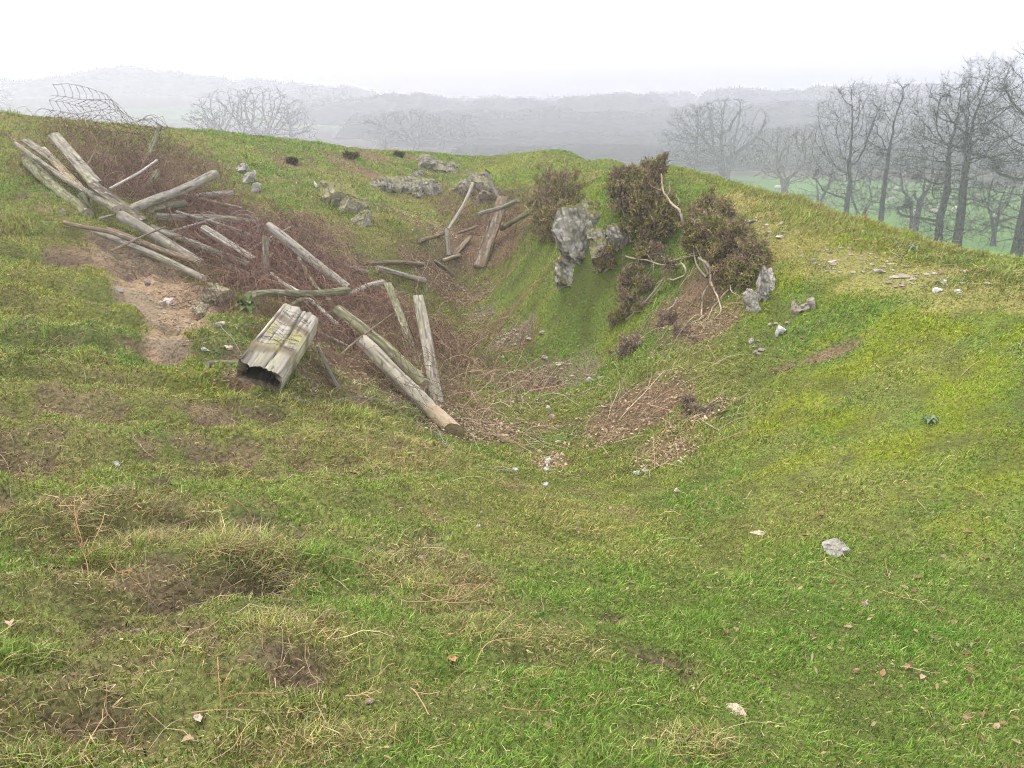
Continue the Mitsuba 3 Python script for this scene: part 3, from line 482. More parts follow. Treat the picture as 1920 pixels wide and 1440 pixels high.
# gravel and rubble too small to pick apart
def rubble(name, label, zones, n, size, cols, seed):
    r = rng(seed); m = MB(); ic = trimesh.creation.icosphere(subdivisions=0); bv, bf = np.array(ic.vertices), np.array(ic.faces)
    for zpx, zpy, rx, ry, k in zones:
        for _ in range(k):
            a, q = r.uniform(0, 6.28), math.sqrt(r.random()); p = G(zpx + rx * q * math.cos(a), zpy + ry * q * math.sin(a)); s = size * r.uniform(.4, 1.5) ** 1.5
            v = bv * (1 + r.normal(0, .22, bv.shape)) * [s, s * r.uniform(.6, 1), s * r.uniform(.25, .6)]; m.add(v + p + [0, 0, s * .15], bf, np.asarray(cols[r.integers(len(cols))]) * r.uniform(.7, 1.25))
    scene[name] = m.ply('mat_rock'); tag(name, label, kind='stuff')
GV = [(.42, .38, .32), (.5, .45, .37), (.33, .29, .24), (.45, .36, .28)]
rubble('gravel', 'small stones and slate chips on the trench floor and the path', [(1040, 700, 66, 22, 120), (960, 632, 40, 16, 80), (900, 590, 30, 14, 40), (1600, 490, 110, 26, 90), (1750, 525, 120, 18, 60), (1430, 425, 50, 18, 50), (1110, 720, 40, 18, 30), (1460, 640, 60, 40, 20)], 0, .022, GV, 611)
rubble('soil_clods', 'crumbs of earth and small stones on the bare soil scar', [(300, 520, 70, 55, 190), (340, 590, 50, 30, 130), (270, 480, 60, 30, 90), (385, 565, 40, 25, 70), (390, 640, 50, 25, 50), (410, 700, 40, 20, 25)], 0, .014, [(.40, .30, .20), (.33, .24, .16), (.47, .37, .27), (.36, .32, .25)], 612)
print('rocks done')

# ------------------------------------------------------------------ old timbers
scene['mat_wood'] = {'type': 'bumpmap', 'nested': mikit.proc(lambda p, n, uv: mikit.fbm(uv.x * 6.0, uv.y * 130.0, 0.0, 3), 1.5e-3), 'scale': 0.012,
    'bsdf': {'type': 'twosided', 'bsdf': {'type': 'diffuse', 'reflectance': VC}}}
def wood_tint(v, u, ang, Ln, rad, seed, kind):
    """weathered silver-grey wood: grain along the length, algae on the flanks, crusty lichen, knots"""
    a = np.stack([np.cos(ang) * 2.2, np.sin(ang) * 2.2, u * 1.5], -1) + seed * 3.1
    grain = nz(np.stack([np.cos(ang) * 9, np.sin(ang) * 9, u * 2.0], -1) + seed, seed, 3)
    pal = {'grey': (.315, .295, .24), 'pale': (.45, .42, .34), 'green': (.26, .26, .16), 'brown': (.26, .20, .14), 'dark': (.17, .145, .11), 'buff': (.46, .38, .25), 'white': (.60, .58, .53)}[kind]
    c = np.asarray(pal) * (.45 + 1.1 * grain)[:, None]
    c = lerp(c, np.array([.30, .34, .12]), sstep(.50, .66, nz(a, seed + 2, 3)) * {'grey': .45, 'pale': .28, 'green': .6, 'buff': .4}.get(kind, .2))
    c = lerp(c, np.array([.60, .60, .53]), sstep(.56, .68, nz(a * 5.1 + 5, seed + 3, 4)) * .5)
    c = lerp(c, np.array([.10, .085, .065]), sstep(.42, .35, nz(np.stack([np.cos(ang) * 5, np.sin(ang) * 5, u * 1.1], -1), seed + 4, 3)) * .7)
    c = lerp(c, np.array([.07, .06, .05]), sstep(.68, .76, nz(a * 9, seed + 6, 2)) * .7)
    return np.clip(c, .02, .85)
def round_timber(p, q, r0, r1, seed, kind, tip=None, flat=None, bow=.02, ns=80, na=24):
    """a round or half-round pole from p to q; tip: 'point', 'chisel' or None at q; flat: one side sawn"""
    p, q = np.asarray(p, float), np.asarray(q, float); Ln = np.linalg.norm(q - p); t = (q - p) / Ln; a, b = frames(t[None]); a, b = a[0], b[0]; r = rng(seed)
    u = np.linspace(0, 1, ns); ang = np.linspace(0, 2 * np.pi, na, endpoint=False); U, A = np.meshgrid(u, ang, indexing='ij')
    R = (r0 + (r1 - r0) * U) * (1 + .10 * (nz(np.stack([np.cos(A), np.sin(A), U * Ln * 2], -1) * 1.4 + seed, seed, 3) - .5) * 2)
    crack = np.abs((A - 1.1 - seed % 5 + .35 * np.sin(U * 5 + seed)) % (2 * np.pi) - .3); R = R * (1 - .14 * sstep(.22, .0, crack) * sstep(.03, .3, U))
    if tip == 'point': R = R * np.where(U > 1 - .9 * 3 * r1 / Ln, np.clip((1 - U) / (.9 * 3 * r1 / Ln), .12, 1), 1)
    x, y = np.cos(A) * R, np.sin(A) * R
    if flat: y = np.maximum(y, -flat * (r0 + (r1 - r0) * U))
    ax = U * Ln
    if tip == 'chisel': ax = ax - np.where(U > .999, 1, 0) * 0 - (U ** 30) * (np.cos(A) + 1) * r1 * 1.1
    ax = ax + np.where((U < .001) | (U > .999), .25 * r0 * (nz(np.stack([np.cos(A) * 2, np.sin(A) * 2, U * 0], -1) + seed, seed + 9, 2) - .5), 0)
    bd = bow * Ln * np.sin(U * np.pi) * r.normal(0, .6); bd2 = bow * Ln * np.sin(U * np.pi * 2 + 1) * r.normal(0, .3)
    v = p + ax[..., None] * t + (x + bd)[..., None] * a + (y + bd2)[..., None] * b
    v = v.reshape(-1, 3); i, j = np.meshgrid(np.arange(ns - 1), np.arange(na), indexing='ij'); jn = (j + 1) % na
    f = np.stack([i * na + j, i * na + jn, (i + 1) * na + jn, (i + 1) * na + j], -1).reshape(-1, 4); f = np.vstack([f[:, [0, 1, 2]], f[:, [0, 2, 3]]])
    col = wood_tint(v, (U * Ln).ravel(), A.ravel(), Ln, r0, seed, kind); uv = np.stack([(U * Ln).ravel(), (A / (2 * np.pi)).ravel()], -1)
    vs, fs, cs, us, n = [v], [f], [col], [uv], len(v)
    for ring, cen, flip in ((np.arange(na), 0, True), ((ns - 1) * na + np.arange(na), -1, False)):     # sawn ends with growth rings
        rv = v[ring]; c0 = rv.mean(0); inner = c0 + (rv - c0) * .5; jn = (np.arange(na) + 1) % na; k = np.arange(na)
        vs += [rv, inner, c0[None]]; us += [np.zeros((na * 2 + 1, 2))]
        ec = np.array([.47, .42, .31]) if kind != 'dark' else np.array([.2, .16, .11]); cs.append(np.vstack([np.tile(ec * .75, (na, 1)), np.tile(ec, (na, 1)), ec[None] * .5]) * r.uniform(.8, 1.1, (na * 2 + 1, 1)))
        ff = np.vstack([np.stack([n + k, n + jn, n + na + jn], 1), np.stack([n + k, n + na + jn, n + na + k], 1), np.stack([n + na + k, n + na + jn, np.full(na, n + 2 * na)], 1)])
        fs.append(ff[:, ::-1] if flip else ff); n += 2 * na + 1
    return np.vstack(vs), np.vstack(fs), np.vstack(cs), np.vstack(us)
def sawn_timber(p, q, w, th, up, seed, kind, ns=60, taper=1.0, nsd=9):
    """a sawn plank or beam from p to q; w across, th thick, 'up' is the way its broad face looks"""
    p, q = np.asarray(p, float), np.asarray(q, float); Ln = np.linalg.norm(q - p); t = (q - p) / Ln; up = np.asarray(up, float); up = unit(up - (up @ t) * t); sd = np.cross(t, up)
    per = []                                   # rounded rectangle outline
    e = .12
    for s0, s1 in (((-1, -1), (1, -1)), ((1, -1), (1, 1)), ((1, 1), (-1, 1)), ((-1, 1), (-1, -1))):
        for k in np.linspace(e / 2, 1 - e / 2, nsd): per.append((s0[0] + (s1[0] - s0[0]) * k, s0[1] + (s1[1] - s0[1]) * k))
    per = np.array(per); na = len(per); u = np.linspace(0, 1, ns); U, K = np.meshgrid(u, np.arange(na), indexing='ij'); tp = 1 + (taper - 1) * U
    x, y = per[K, 0] * w / 2 * tp, per[K, 1] * th / 2
    wv = nz(np.stack([x * 9, y * 9, U * Ln * 1.2], -1) + seed, seed, 3) - .5; gv = nz(np.stack([x * 60, y * 60, U * Ln * 1.6], -1) + seed, seed + 1, 2)
    sc = 1 + .025 * wv; dent = .05 * th * sstep(.40, .30, gv)
    ax = U * Ln + np.where((U < .001) | (U > .999), .35 * th * (nz(np.stack([x * 25, y * 25, U], -1) + seed, seed + 2, 2) - .5), 0)
    v = (p + ax[..., None] * t + (x * sc)[..., None] * sd + (y * sc - np.sign(y) * dent)[..., None] * up).reshape(-1, 3)
    i, j = np.meshgrid(np.arange(ns - 1), np.arange(na), indexing='ij'); jn = (j + 1) % na
    f = np.stack([i * na + j, i * na + jn, (i + 1) * na + jn, (i + 1) * na + j], -1).reshape(-1, 4); f = np.vstack([f[:, [0, 1, 2]], f[:, [0, 2, 3]]])
    A = (K / na * 2 * np.pi); col = wood_tint(v, (U * Ln).ravel(), A.ravel(), Ln, w, seed, kind); uv = np.stack([(U * Ln).ravel(), (K / na * 2.2).ravel()], -1)
    fg = nz(np.stack([x * 170, y * 170, U * Ln * 2.5], -1) + seed, seed + 5, 2).ravel(); col = col * (.55 + .9 * fg)[:, None]; col = lerp(col, np.array([.06, .05, .04]), np.maximum(sstep(.34, .26, gv).ravel() * .4, sstep(.26, .18, fg) * .6))
    n = len(v); c0, c1 = v[:na].mean(0), v[-na:].mean(0); k = np.arange(na); jn = (k + 1) % na
    v = np.vstack([v, c0, c1]); f = np.vstack([f, np.stack([jn, k, np.full(na, n)], 1), np.stack([n - na + k, n - na + jn, np.full(na, n + 1)], 1)])
    return v, f, np.vstack([col, [[.4, .35, .25]] * 2]), np.vstack([uv, np.zeros((2, 2))])
heap = 'timbers of the dumped fence'
def timber(name, cat, label, a, b, w, kind='grey', w2=None, tip=None, seed=None, shape='round', la=None, lb=None, th=.4, up=(0, -.4, 1), flat=None, bow=.02, sink=0, fresh=0, group=heap):
    """a: (px, py, lift above ground in m) of one end, b of the other; w: width in photo pixels"""
    pa, pb = G(*a), G(*b); sa, sb = np.linalg.norm(pa) / F, np.linalg.norm(pb) / F; w, w2 = w * .93, (w2 or w) * .93; seed = seed or (len(used) * 13 + int(a[0]) % 97 + 5)
    if shape == 'round': v, f, c, uv = round_timber(pa, pb, w * sa / 2, w2 * sb / 2, seed, kind, tip, flat, bow)
    else: v, f, c, uv = sawn_timber(pa, pb, w * (sa + sb) / 2, w * (sa + sb) / 2 * th, up, seed, kind, taper=w2 / w)
    if fresh: c = lerp(c, np.array([.50, .37, .22]) * (c.mean(1) / c.mean())[:, None] ** .6, sstep(1 - fresh * 1.15, 1 - fresh * .9, (v - pa) @ (pb - pa) / ((pb - pa) @ (pb - pa))) * .55)
    k = key(name)
    scene[k] = mikit.ply((v, f), 'mat_wood', smooth=True, color=np.clip(c, 0, 1), uv=uv); tag(k, label, cat, group); return k
P_ = lambda *a, **k: timber('fence_post', 'post', *a, **k)
L_ = lambda *a, **k: timber('wooden_pole', 'pole', *a, **k)
B_ = lambda *a, **k: timber('plank', 'plank', *a, shape='sawn', **k)
S_ = lambda *a, **k: timber('stick', 'stick', *a, **k)
L_('long thin grey pole lying across the top left of the timber heap', (30, 270, .25), (218, 393, .40), 8, 'grey', w2=13)
P_('pointed greenish post lying at the outer left of the timber heap', (165, 403, .05), (45, 296, .12), 20, 'green', tip='point')
B_('broad pale plank with a yellowed end sloping down in the upper left of the heap', (100, 252, .62), (180, 345, .38), 20, 'grey', th=.3)
B_('splintered lichened board at the top left behind the thin pole', (46, 262, .30), (108, 306, .28), 13, 'grey', th=.35)
B_('second splintered board under the broad pale plank', (78, 278, .22), (150, 352, .18), 13, 'buff', th=.3)
P_('slim pointed stake standing upright behind the timber heap', (272, 308, .0), (301, 234, .62), 10, 'green', w2=9, tip='chisel')
S_('thin pale branch slanting up in the middle of the heap', (205, 355, .32), (294, 301, .55), 5, 'white', w2=4)
L_('thick round log propped up to the right near the top of the heap', (240, 397, .32), (402, 328, .52), 17, 'grey')
L_('short log end facing left under the propped log', (284, 392, .25), (344, 381, .28), 14, 'green')
L_('long log lying level across the back of the brambles', (290, 404, .2), (476, 416, .2), 14, 'grey')
L_('short broken log with a splintered orange end right of the propped log', (352, 370, .20), (435, 362, .25), 12, 'pale')
B_('narrow flat batten lying below the broken log', (345, 366, .18), (456, 391, .16), 9, 'buff', th=.5)
B_('square pale batten jutting from the brambles in the middle of the heap', (380, 427, .48), (476, 488, .22), 14, 'pale', th=.7)
P_('mossy stub of a post standing crookedly behind the propped log', (260, 366, .0), (296, 322, .36), 11, 'green')
P_('cut wedge end of a post poking down on the left of the heap', (152, 362, .25), (173, 395, .05), 17, 'green', tip='point')
B_('wide dark board crossing over the thin pole toward the middle of the heap', (172, 345, .42), (268, 416, .36), 19, 'dark', th=.35)
L_('thick pole running down to the right through the middle of the heap', (226, 405, .34), (378, 496, .24), 20, 'grey', w2=17)
L_('lowest pole of the heap, hanging over the soil scar', (180, 433, .12), (383, 521, .30), 12, 'grey')
L_('dark pole lying just above the lowest one over the soil scar', (204, 432, .16), (372, 494, .26), 12, 'brown')
L_('pole running right into the brambles behind the thick one', (283, 427, .24), (467, 498, .16), 15, 'grey')
L_('short dark pole end under the square batten', (400, 470, .08), (498, 520, .05), 15, 'dark')
P_('long pale post slanting down through the brambles beside the short upright stump', (501, 423, .62), (651, 541, .22), 18, 'pale', w2=19)
P_('short upright stump with a splintered top in the brambles', (502, 552, .0), (497, 443, .70), 13, 'brown', w2=13)
S_('peeling white stick running down through the brambles toward the crossed posts', (508, 510, .25), (634, 606, .18), 8, 'white')
S_('crooked mossy stick beside the peeling white one', (561, 486, .22), (620, 567, .18), 8, 'green')
P_('pointed greenish post lying level in front of the brambles', (476, 553, .34), (661, 545, .36), 13, 'green', w2=16, tip='point')
P_('short post end sticking out behind the tip of the pointed level post', (652, 552, .22), (717, 529, .32), 13, 'pale')
L_('round log with a pale end lying in the bracken above the leaning posts', (708, 503, .16), (796, 527, .10), 12, 'pale')
L_('thin log half hidden in bracken behind the pale-ended log', (684, 492, .08), (792, 494, .08), 8, 'brown')
P_('thinner of the two leaning posts, further left', (784, 682, .0), (727, 531, .66), 15, 'green', w2=15, sink=0, flat=.3)
P_('flat-topped leaning post, further right of the two', (820, 757, .0), (784, 555, .85), 27, 'grey', w2=21, flat=.35)
P_('thick round post lying behind the longest one of the crossed pair', (634, 580, .40), (796, 722, .14), 21, 'green', w2=25)
P_('longest thick round post, its unweathered orange end down in the grass', (680, 640, .30), (858, 815, .035), 28, 'pale', w2=32, tip='chisel', fresh=.24)
P_('stubby post end behind the hollow baulk', (540, 580, .15), (572, 562, .30), 17, 'green')
B_('thin board standing on its edge just right of the hollow baulk', (594, 648, .28), (634, 726, .10), 26, 'grey', th=.22, up=(1, .3, .25))
L_('mossy rotten log lying left of the hollow baulk', (388, 683, .04), (458, 680, .05), 13, 'green')
S_('thin stick leaning up at the head of the trench', (840, 432, .0), (887, 344, .62), 6, 'pale')
S_('short upright stick under the leaning one at the head of the trench', (841, 478, .0), (838, 428, .38), 8, 'pale')
S_('grey stick lying left of the short upright one', (787, 452, .1), (830, 438, .12), 8, 'brown')
S_('thin stick in the bracken between the upright stick and the brown plank', (856, 438, .12), (894, 425, .15), 6, 'brown')
B_('heavy brown plank propped upright at the head of the trench', (899, 502, .03), (944, 370, .72), 25, 'brown', th=.35, w2=22)
P_('silver post lying across the top of the brown plank', (899, 403, .60), (972, 376, .66), 9, 'grey')
P_('mossy post leaning down to the right from behind the brown plank', (940, 428, .20), (1006, 391, .34), 10, 'green')
B_('small board lying in the bracken left of the brown plank', (852, 478, .06), (882, 443, .12), 10, 'brown', th=.3)
P_('rotten grey post leaning behind the top of the brown plank', (935, 374, .05), (918, 340, .42), 9, 'grey')
S_('stick half buried in the litter left of the foot of the brown plank', (830, 488, .04), (862, 478, .06), 7, 'buff')
S_('dark forked stick lying on the slope below the mossy boulder', (555, 420, .06), (598, 447, .06), 7, 'dark')
S_('short dark stick in the bracken right of the long slanting post', (578, 470, .05), (602, 467, .05), 6, 'dark')
S_('thin dark stick in the bracken above the leaf litter of the trench', (815, 488, .05), (852, 515, .05), 6, 'brown')
S_('pale stick lying on the right edge of the bracken in the trench', (1312, 785, .03), (1350, 808, .02), 4, 'buff')
L_('thin dark pole crossing low under the thick pole on the left', (120, 415, .10), (262, 452, .22), 8, 'brown')
L_('slender pole running along above the level log into the brambles', (330, 396, .30), (470, 440, .30), 7, 'grey')
S_('bent grey branch crossing the foot of the propped log', (185, 412, .25), (300, 378, .40), 5, 'grey', w2=3)
S_('pale forked branch lying in the brambles left of the square batten', (300, 440, .25), (402, 410, .40), 5, 'pale', w2=3)
S_('thin branch poking up beside the broad plank at the upper left', (150, 330, .2), (178, 285, .5), 4, 'brown', w2=3)
S_('dead branch crossing in front of the thick pole above the soil scar', (208, 470, .25), (310, 425, .45), 5, 'brown', w2=3)
S_('crooked branch sticking out of the brambles behind the stump', (455, 475, .2), (545, 425, .40), 5, 'grey', w2=3)
L_('grey pole lying deep in the brambles toward the pointed level post', (420, 500, .12), (560, 548, .10), 11, 'brown')
S_('thin branch leaning across the crossed round posts', (640, 665, .25), (735, 590, .45), 4, 'brown', w2=3)
S_('grey stick lying in the litter below the stubby post end', (596, 622, .12), (655, 650, .10), 5, 'grey')
L_('thin pole lying in the brambles above the short post end', (560, 470, .10), (690, 512, .10), 8, 'grey')
# the hollow baulk: a squared, rotted timber split down its top
def baulk():
    p = G(486, 706, .15); q = at(563, 598, p[1] + .72); print('baulk', p, q, q[2] - H(q[0], q[1])); t = unit(q - p); sd = np.array([.88, -.22, -.42]); sd = unit(sd - (sd @ t) * t); up = np.cross(sd, t)
    w = 84 * np.linalg.norm(p) / F; th = w * .62; k = key('timber_baulk')
    v, f, c, uv = sawn_timber(p, q, w, th, up, 77, 'pale', ns=110, taper=.86, nsd=30)
    sd = np.cross(t, up); rel = v - p; U = rel @ t / np.linalg.norm(q - p); X = (rel @ sd) / w; Y = rel @ up / th
    gap = np.exp(-((X - .06 - .05 * np.sin(U * 4)) / .018) ** 2) * (Y > .2); c = lerp(c, np.array([.035, .03, .025]), gap); v = v - up * (gap * th * .06)[:, None]
    band = sstep(.10, .02, np.abs(U - .30 - .06 * np.sin(X * 5))) + sstep(.08, .02, np.abs(U - .74 + .1 * X)); c = lerp(c, np.array([.19, .15, .10]), np.clip(band, 0, 1) * .75)
    c = lerp(c, np.array([.44, .42, .17]), sstep(.48, .6, nz(np.stack([X * 6, Y * 4, U * 5], -1), 5, 3)) * sstep(.2, .4, U) * sstep(.72, .6, U) * .7)
    na = 120; cap = len(v) - 2                      # the near end is rotted out to a dark hollow
    f = f[~(f == cap).any(1)]
    scene[k + '__body'] = mikit.ply((v, f), 'mat_wood', smooth=True, color=np.clip(c, 0, 1), uv=uv)
    rim = v[:na]; c0 = rim.mean(0); m = MB(); i = np.arange(na); j = (i + 1) % na; a_ = i / na * 6.283; rr = (.74 + .16 * np.sin(3 * a_ + 1) + .30 * (nz(np.stack([np.cos(a_) * 2, np.sin(a_) * 2, 0 * a_], -1), 9, 3) - .5))[:, None]
    ins = c0 + (rim - c0) * np.clip(rr, .45, .93) + t * .03; deep = c0 + (rim - c0) * np.clip(rr, .45, .93) * .8 + t * .26
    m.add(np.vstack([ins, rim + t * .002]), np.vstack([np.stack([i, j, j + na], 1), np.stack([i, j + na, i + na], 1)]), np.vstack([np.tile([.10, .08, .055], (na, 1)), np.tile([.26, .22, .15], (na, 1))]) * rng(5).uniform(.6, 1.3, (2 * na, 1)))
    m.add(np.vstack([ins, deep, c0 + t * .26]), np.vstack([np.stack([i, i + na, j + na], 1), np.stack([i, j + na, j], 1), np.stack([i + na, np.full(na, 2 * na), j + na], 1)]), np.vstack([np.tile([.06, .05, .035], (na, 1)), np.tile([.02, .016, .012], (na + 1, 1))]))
    scene[k + '__hollow'] = m.ply('mat_leafy'); labels[k + '__hollow'] = {'label': 'dark rotted hollow in the near end'}
    r = rng(78); n = 15; wr = MB()
    for s in range(n):                                                       # strands of netting wrapped over it
        u0 = r.uniform(.08, .95); sl = r.uniform(-.10, .10); xx = np.linspace(-.53, .53, 12); hgt = (.5 + .02) * th * np.ones(12); hgt[[0, -1]] -= th * .35
        pt = p + (u0 + sl * xx + .02 * np.sin(xx * 9 + s))[:, None] * (q - p) + (xx * w * (1 - .3 * u0))[:, None] * sd + hgt[:, None] * up; wr.add(*tubes(pt[None], .0016, np.array([[.10, .075, .06]])))
    scene[k + '__netting'] = wr.ply('mat_leafy'); labels[k + '__netting'] = {'label': 'rusty wire strands stretched over the top', 'kind': 'stuff'}
    tag(k, 'thick squared timber baulk, split and hollow, lying on the left bank', 'timber', heap)
baulk()
print('timbers done')

# ------------------------------------------------------------------ brambles, dead bracken, gorse
def in_ellipses(lst, seed):
    """random ground points in ellipses (px, py, rx, ry, count)"""
    r = rng(seed); out = []
    for px, py, rx, ry, k in lst:
        a, q = r.uniform(0, 6.28, k), np.sqrt(r.random(k)); c = G(px, py); e = G(px + rx, py) - c; f = (G(px, py - ry) - G(px, py + ry)) / 2
        L = np.linalg.norm(e); f = f * min(1, 3.0 * L / max(np.linalg.norm(f), 1e-6)); e = np.array([L, 0, 0])
        xy = c[:2] + (np.cos(a) * q)[:, None] * e[:2] + (np.sin(a) * q)[:, None] * f[:2]; out.append(np.c_[xy, H(xy[:, 0], xy[:, 1])])
    return np.vstack(out)
def arches(P, seed, L, h, rad, cols, K=7, droop=1.0, sides=3):
    """arching, wandering stems that start on the ground"""
    r = rng(seed); N = len(P); a = r.uniform(0, 6.28, N); t = np.linspace(0, 1, K); Ls = L * r.uniform(.4, 1.3, N)
    az = a[:, None] + np.cumsum(r.normal(0, .33, (N, K)), 1); st = Ls[:, None] / (K - 1)
    X = np.cumsum(np.cos(az) * st, 1); Y = np.cumsum(np.sin(az) * st, 1); hh = h * r.uniform(.3, 1.2, N)
    Z = hh[:, None] * (4 * t * (1 - t * droop) * .9 + .06) + np.cumsum(r.normal(0, .012, (N, K)), 1)
    Q = np.stack([P[:, 0, None] + X, P[:, 1, None] + Y, np.zeros((N, K))], -1); Q[..., 2] = np.maximum(H(Q[..., 0], Q[..., 1]), P[:, 2, None] - .25) + np.maximum(Z, .006)
    C = np.asarray(cols)[r.integers(len(cols), size=N)] * r.uniform(.6, 1.35, (N, 1))
    return tubes(Q, rad * r.uniform(.6, 1.3, N)[:, None] * np.linspace(1.1, .5, K), C, sides)
def flakes(P, seed, size, cols, lift=.03, curl=.5):
    """dead leaf scraps and bracken fragments"""
    r = rng(seed); N = len(P); P = P + np.c_[np.zeros((N, 2)), r.random(N) * lift + .004]; d = unit(np.c_[r.normal(size=(N, 2)), r.normal(0, .35, N)]); s = unit(np.cross(d, [0, 0, 1]) + r.normal(0, .4, (N, 3)))
    L = size * r.uniform(.5, 1.5, N)[:, None]; W = L * r.uniform(.16, .42, (N, 1)); u = np.array([0, 0, 1.]) * L * r.uniform(-.1, curl, (N, 1))
    v = np.stack([P - d * L * .5, P + s * W + u * .6, P + d * L * .5 + u, P - s * W + u * .5], 1); f = (np.array([[0, 1, 3], [1, 2, 3]])[None] + 4 * np.arange(N)[:, None, None]).reshape(-1, 3)
    C = np.asarray(cols)[r.integers(len(cols), size=N)] * r.uniform(.6, 1.35, (N, 1)); return v.reshape(-1, 3), f, np.repeat(C, 4, 0)
BR = [(.235, .14, .11), (.28, .165, .125), (.20, .125, .10), (.34, .235, .16), (.22, .17, .115)]
FE = [(.41, .31, .20), (.34, .25, .165), (.47, .37, .25), (.28, .205, .135), (.52, .43, .30)]
br = MB()
P = in_ellipses([(530, 500, 105, 50, 650), (560, 455, 85, 35, 260), (640, 580, 110, 40, 430), (700, 600, 90, 55, 380), (480, 545, 50, 25, 220), (620, 640, 70, 40, 300), (430, 455, 60, 30, 260), (380, 400, 110, 25, 300), (840, 640, 40, 70, 200)], 701)
br.add(*arches(P, 702, .75, .34, .0042, BR))
P = in_ellipses([(250, 300, 120, 42, 300), (210, 340, 100, 30, 170), (330, 320, 90, 40, 200), (140, 262, 70, 20, 80)], 703); br.add(*arches(P, 704, .7, .38, .0042, BR))
P = in_ellipses([(900, 400, 80, 40, 260), (970, 390, 40, 30, 160), (1000, 420, 40, 30, 130)], 705); br.add(*arches(P, 706, .55, .28, .005, BR))
P = in_ellipses([(430, 470, 90, 40, 260), (360, 410, 110, 30, 240), (560, 520, 90, 40, 200), (640, 600, 90, 50, 220), (240, 370, 70, 30, 130)], 720); br.add(*arches(P, 721, .7, .42, .0042, BR[:3] + [(.13, .09, .07)]))
scene['bramble'] = br.ply('mat_leafy'); tag('bramble', 'tangled reddish bare bramble stems growing through the dumped timbers', kind='stuff')
fe = MB()
ZF = [(1180, 780, 100, 48, 520), (1245, 850, 55, 32, 240), (730, 690, 110, 55, 800), (835, 720, 75, 55, 700), (880, 795, 60, 26, 420), (930, 812, 55, 16, 260), (700, 570, 140, 45, 500), (830, 530, 95, 34, 700), (900, 455, 95, 50, 800), (840, 470, 60, 40, 350), (1330, 608, 60, 20, 240), (1260, 600, 50, 25, 260),
      (620, 440, 60, 30, 200), (580, 720, 60, 30, 160), (1030, 870, 35, 18, 120), (1010, 725, 50, 18, 160), (1300, 790, 60, 20, 200), (1030, 720, 70, 25, 180), (890, 560, 40, 20, 160), (1280, 640, 50, 24, 130)]
fe.add(*flakes(in_ellipses([(*q[:4], q[4] * 2) for q in ZF], 707), 708, .03, FE, .04))
P = in_ellipses([(q[0], q[1], q[2], q[3], q[4] // 4) for q in ZF], 709); fe.add(*arches(P, 710, .40, .05, .0028, FE, K=5))
P = in_ellipses([(840, 690, 60, 80, 200), (880, 720, 45, 50, 120), (1180, 770, 60, 30, 25), (760, 600, 60, 40, 100)], 711); fe.add(*arches(P, 712, .7, .30, .0032, FE, K=6, droop=.8))
scene['dead_bracken'] = fe.ply('mat_leafy'); tag('dead_bracken', 'flattened brown bracken and oak leaf litter in the trench', kind='stuff')
# scattered litter all over the turf: leaf scraps, pale dead stems, droppings
r = rng(713); x, y = [], []
for y0, y1, n in ((1.8, 4.5, 380), (4.5, 8, 620), (8, 13, 500)):
    yy = r.uniform(y0, y1, n); y.append(yy); x.append(r.uniform(-.62, .62, n) * yy)
x, y = np.concatenate(x), np.concatenate(y); P = np.c_[x, y, H(x, y)]
li = MB().add(*flakes(P + [0, 0, .012], 714, .019, FE[:2] + FE[3:4] + [(.30, .20, .12)], .01)); P2 = P[::4]
li.add(*arches(P2 + [0, 0, .01], 715, .26, .035, .0016, [(.62, .52, .34), (.52, .40, .24), (.42, .27, .15)], K=5))
P = in_ellipses([(1700, 1250, 200, 120, 50), (1600, 1130, 250, 130, 50), (1750, 1000, 200, 90, 40), (1330, 690, 80, 40, 60), (1150, 640, 120, 50, 60), (1500, 900, 200, 80, 60)], 716); li.add(*flakes(P + [0, 0, .018], 717, .024, [(.32, .23, .14), (.28, .19, .115), (.38, .30, .20)], .02, .8))
scene['leaf_litter'] = li.ply('mat_leafy'); tag('leaf_litter', 'scraps of dead leaves and stems scattered through the turf', kind='stuff')

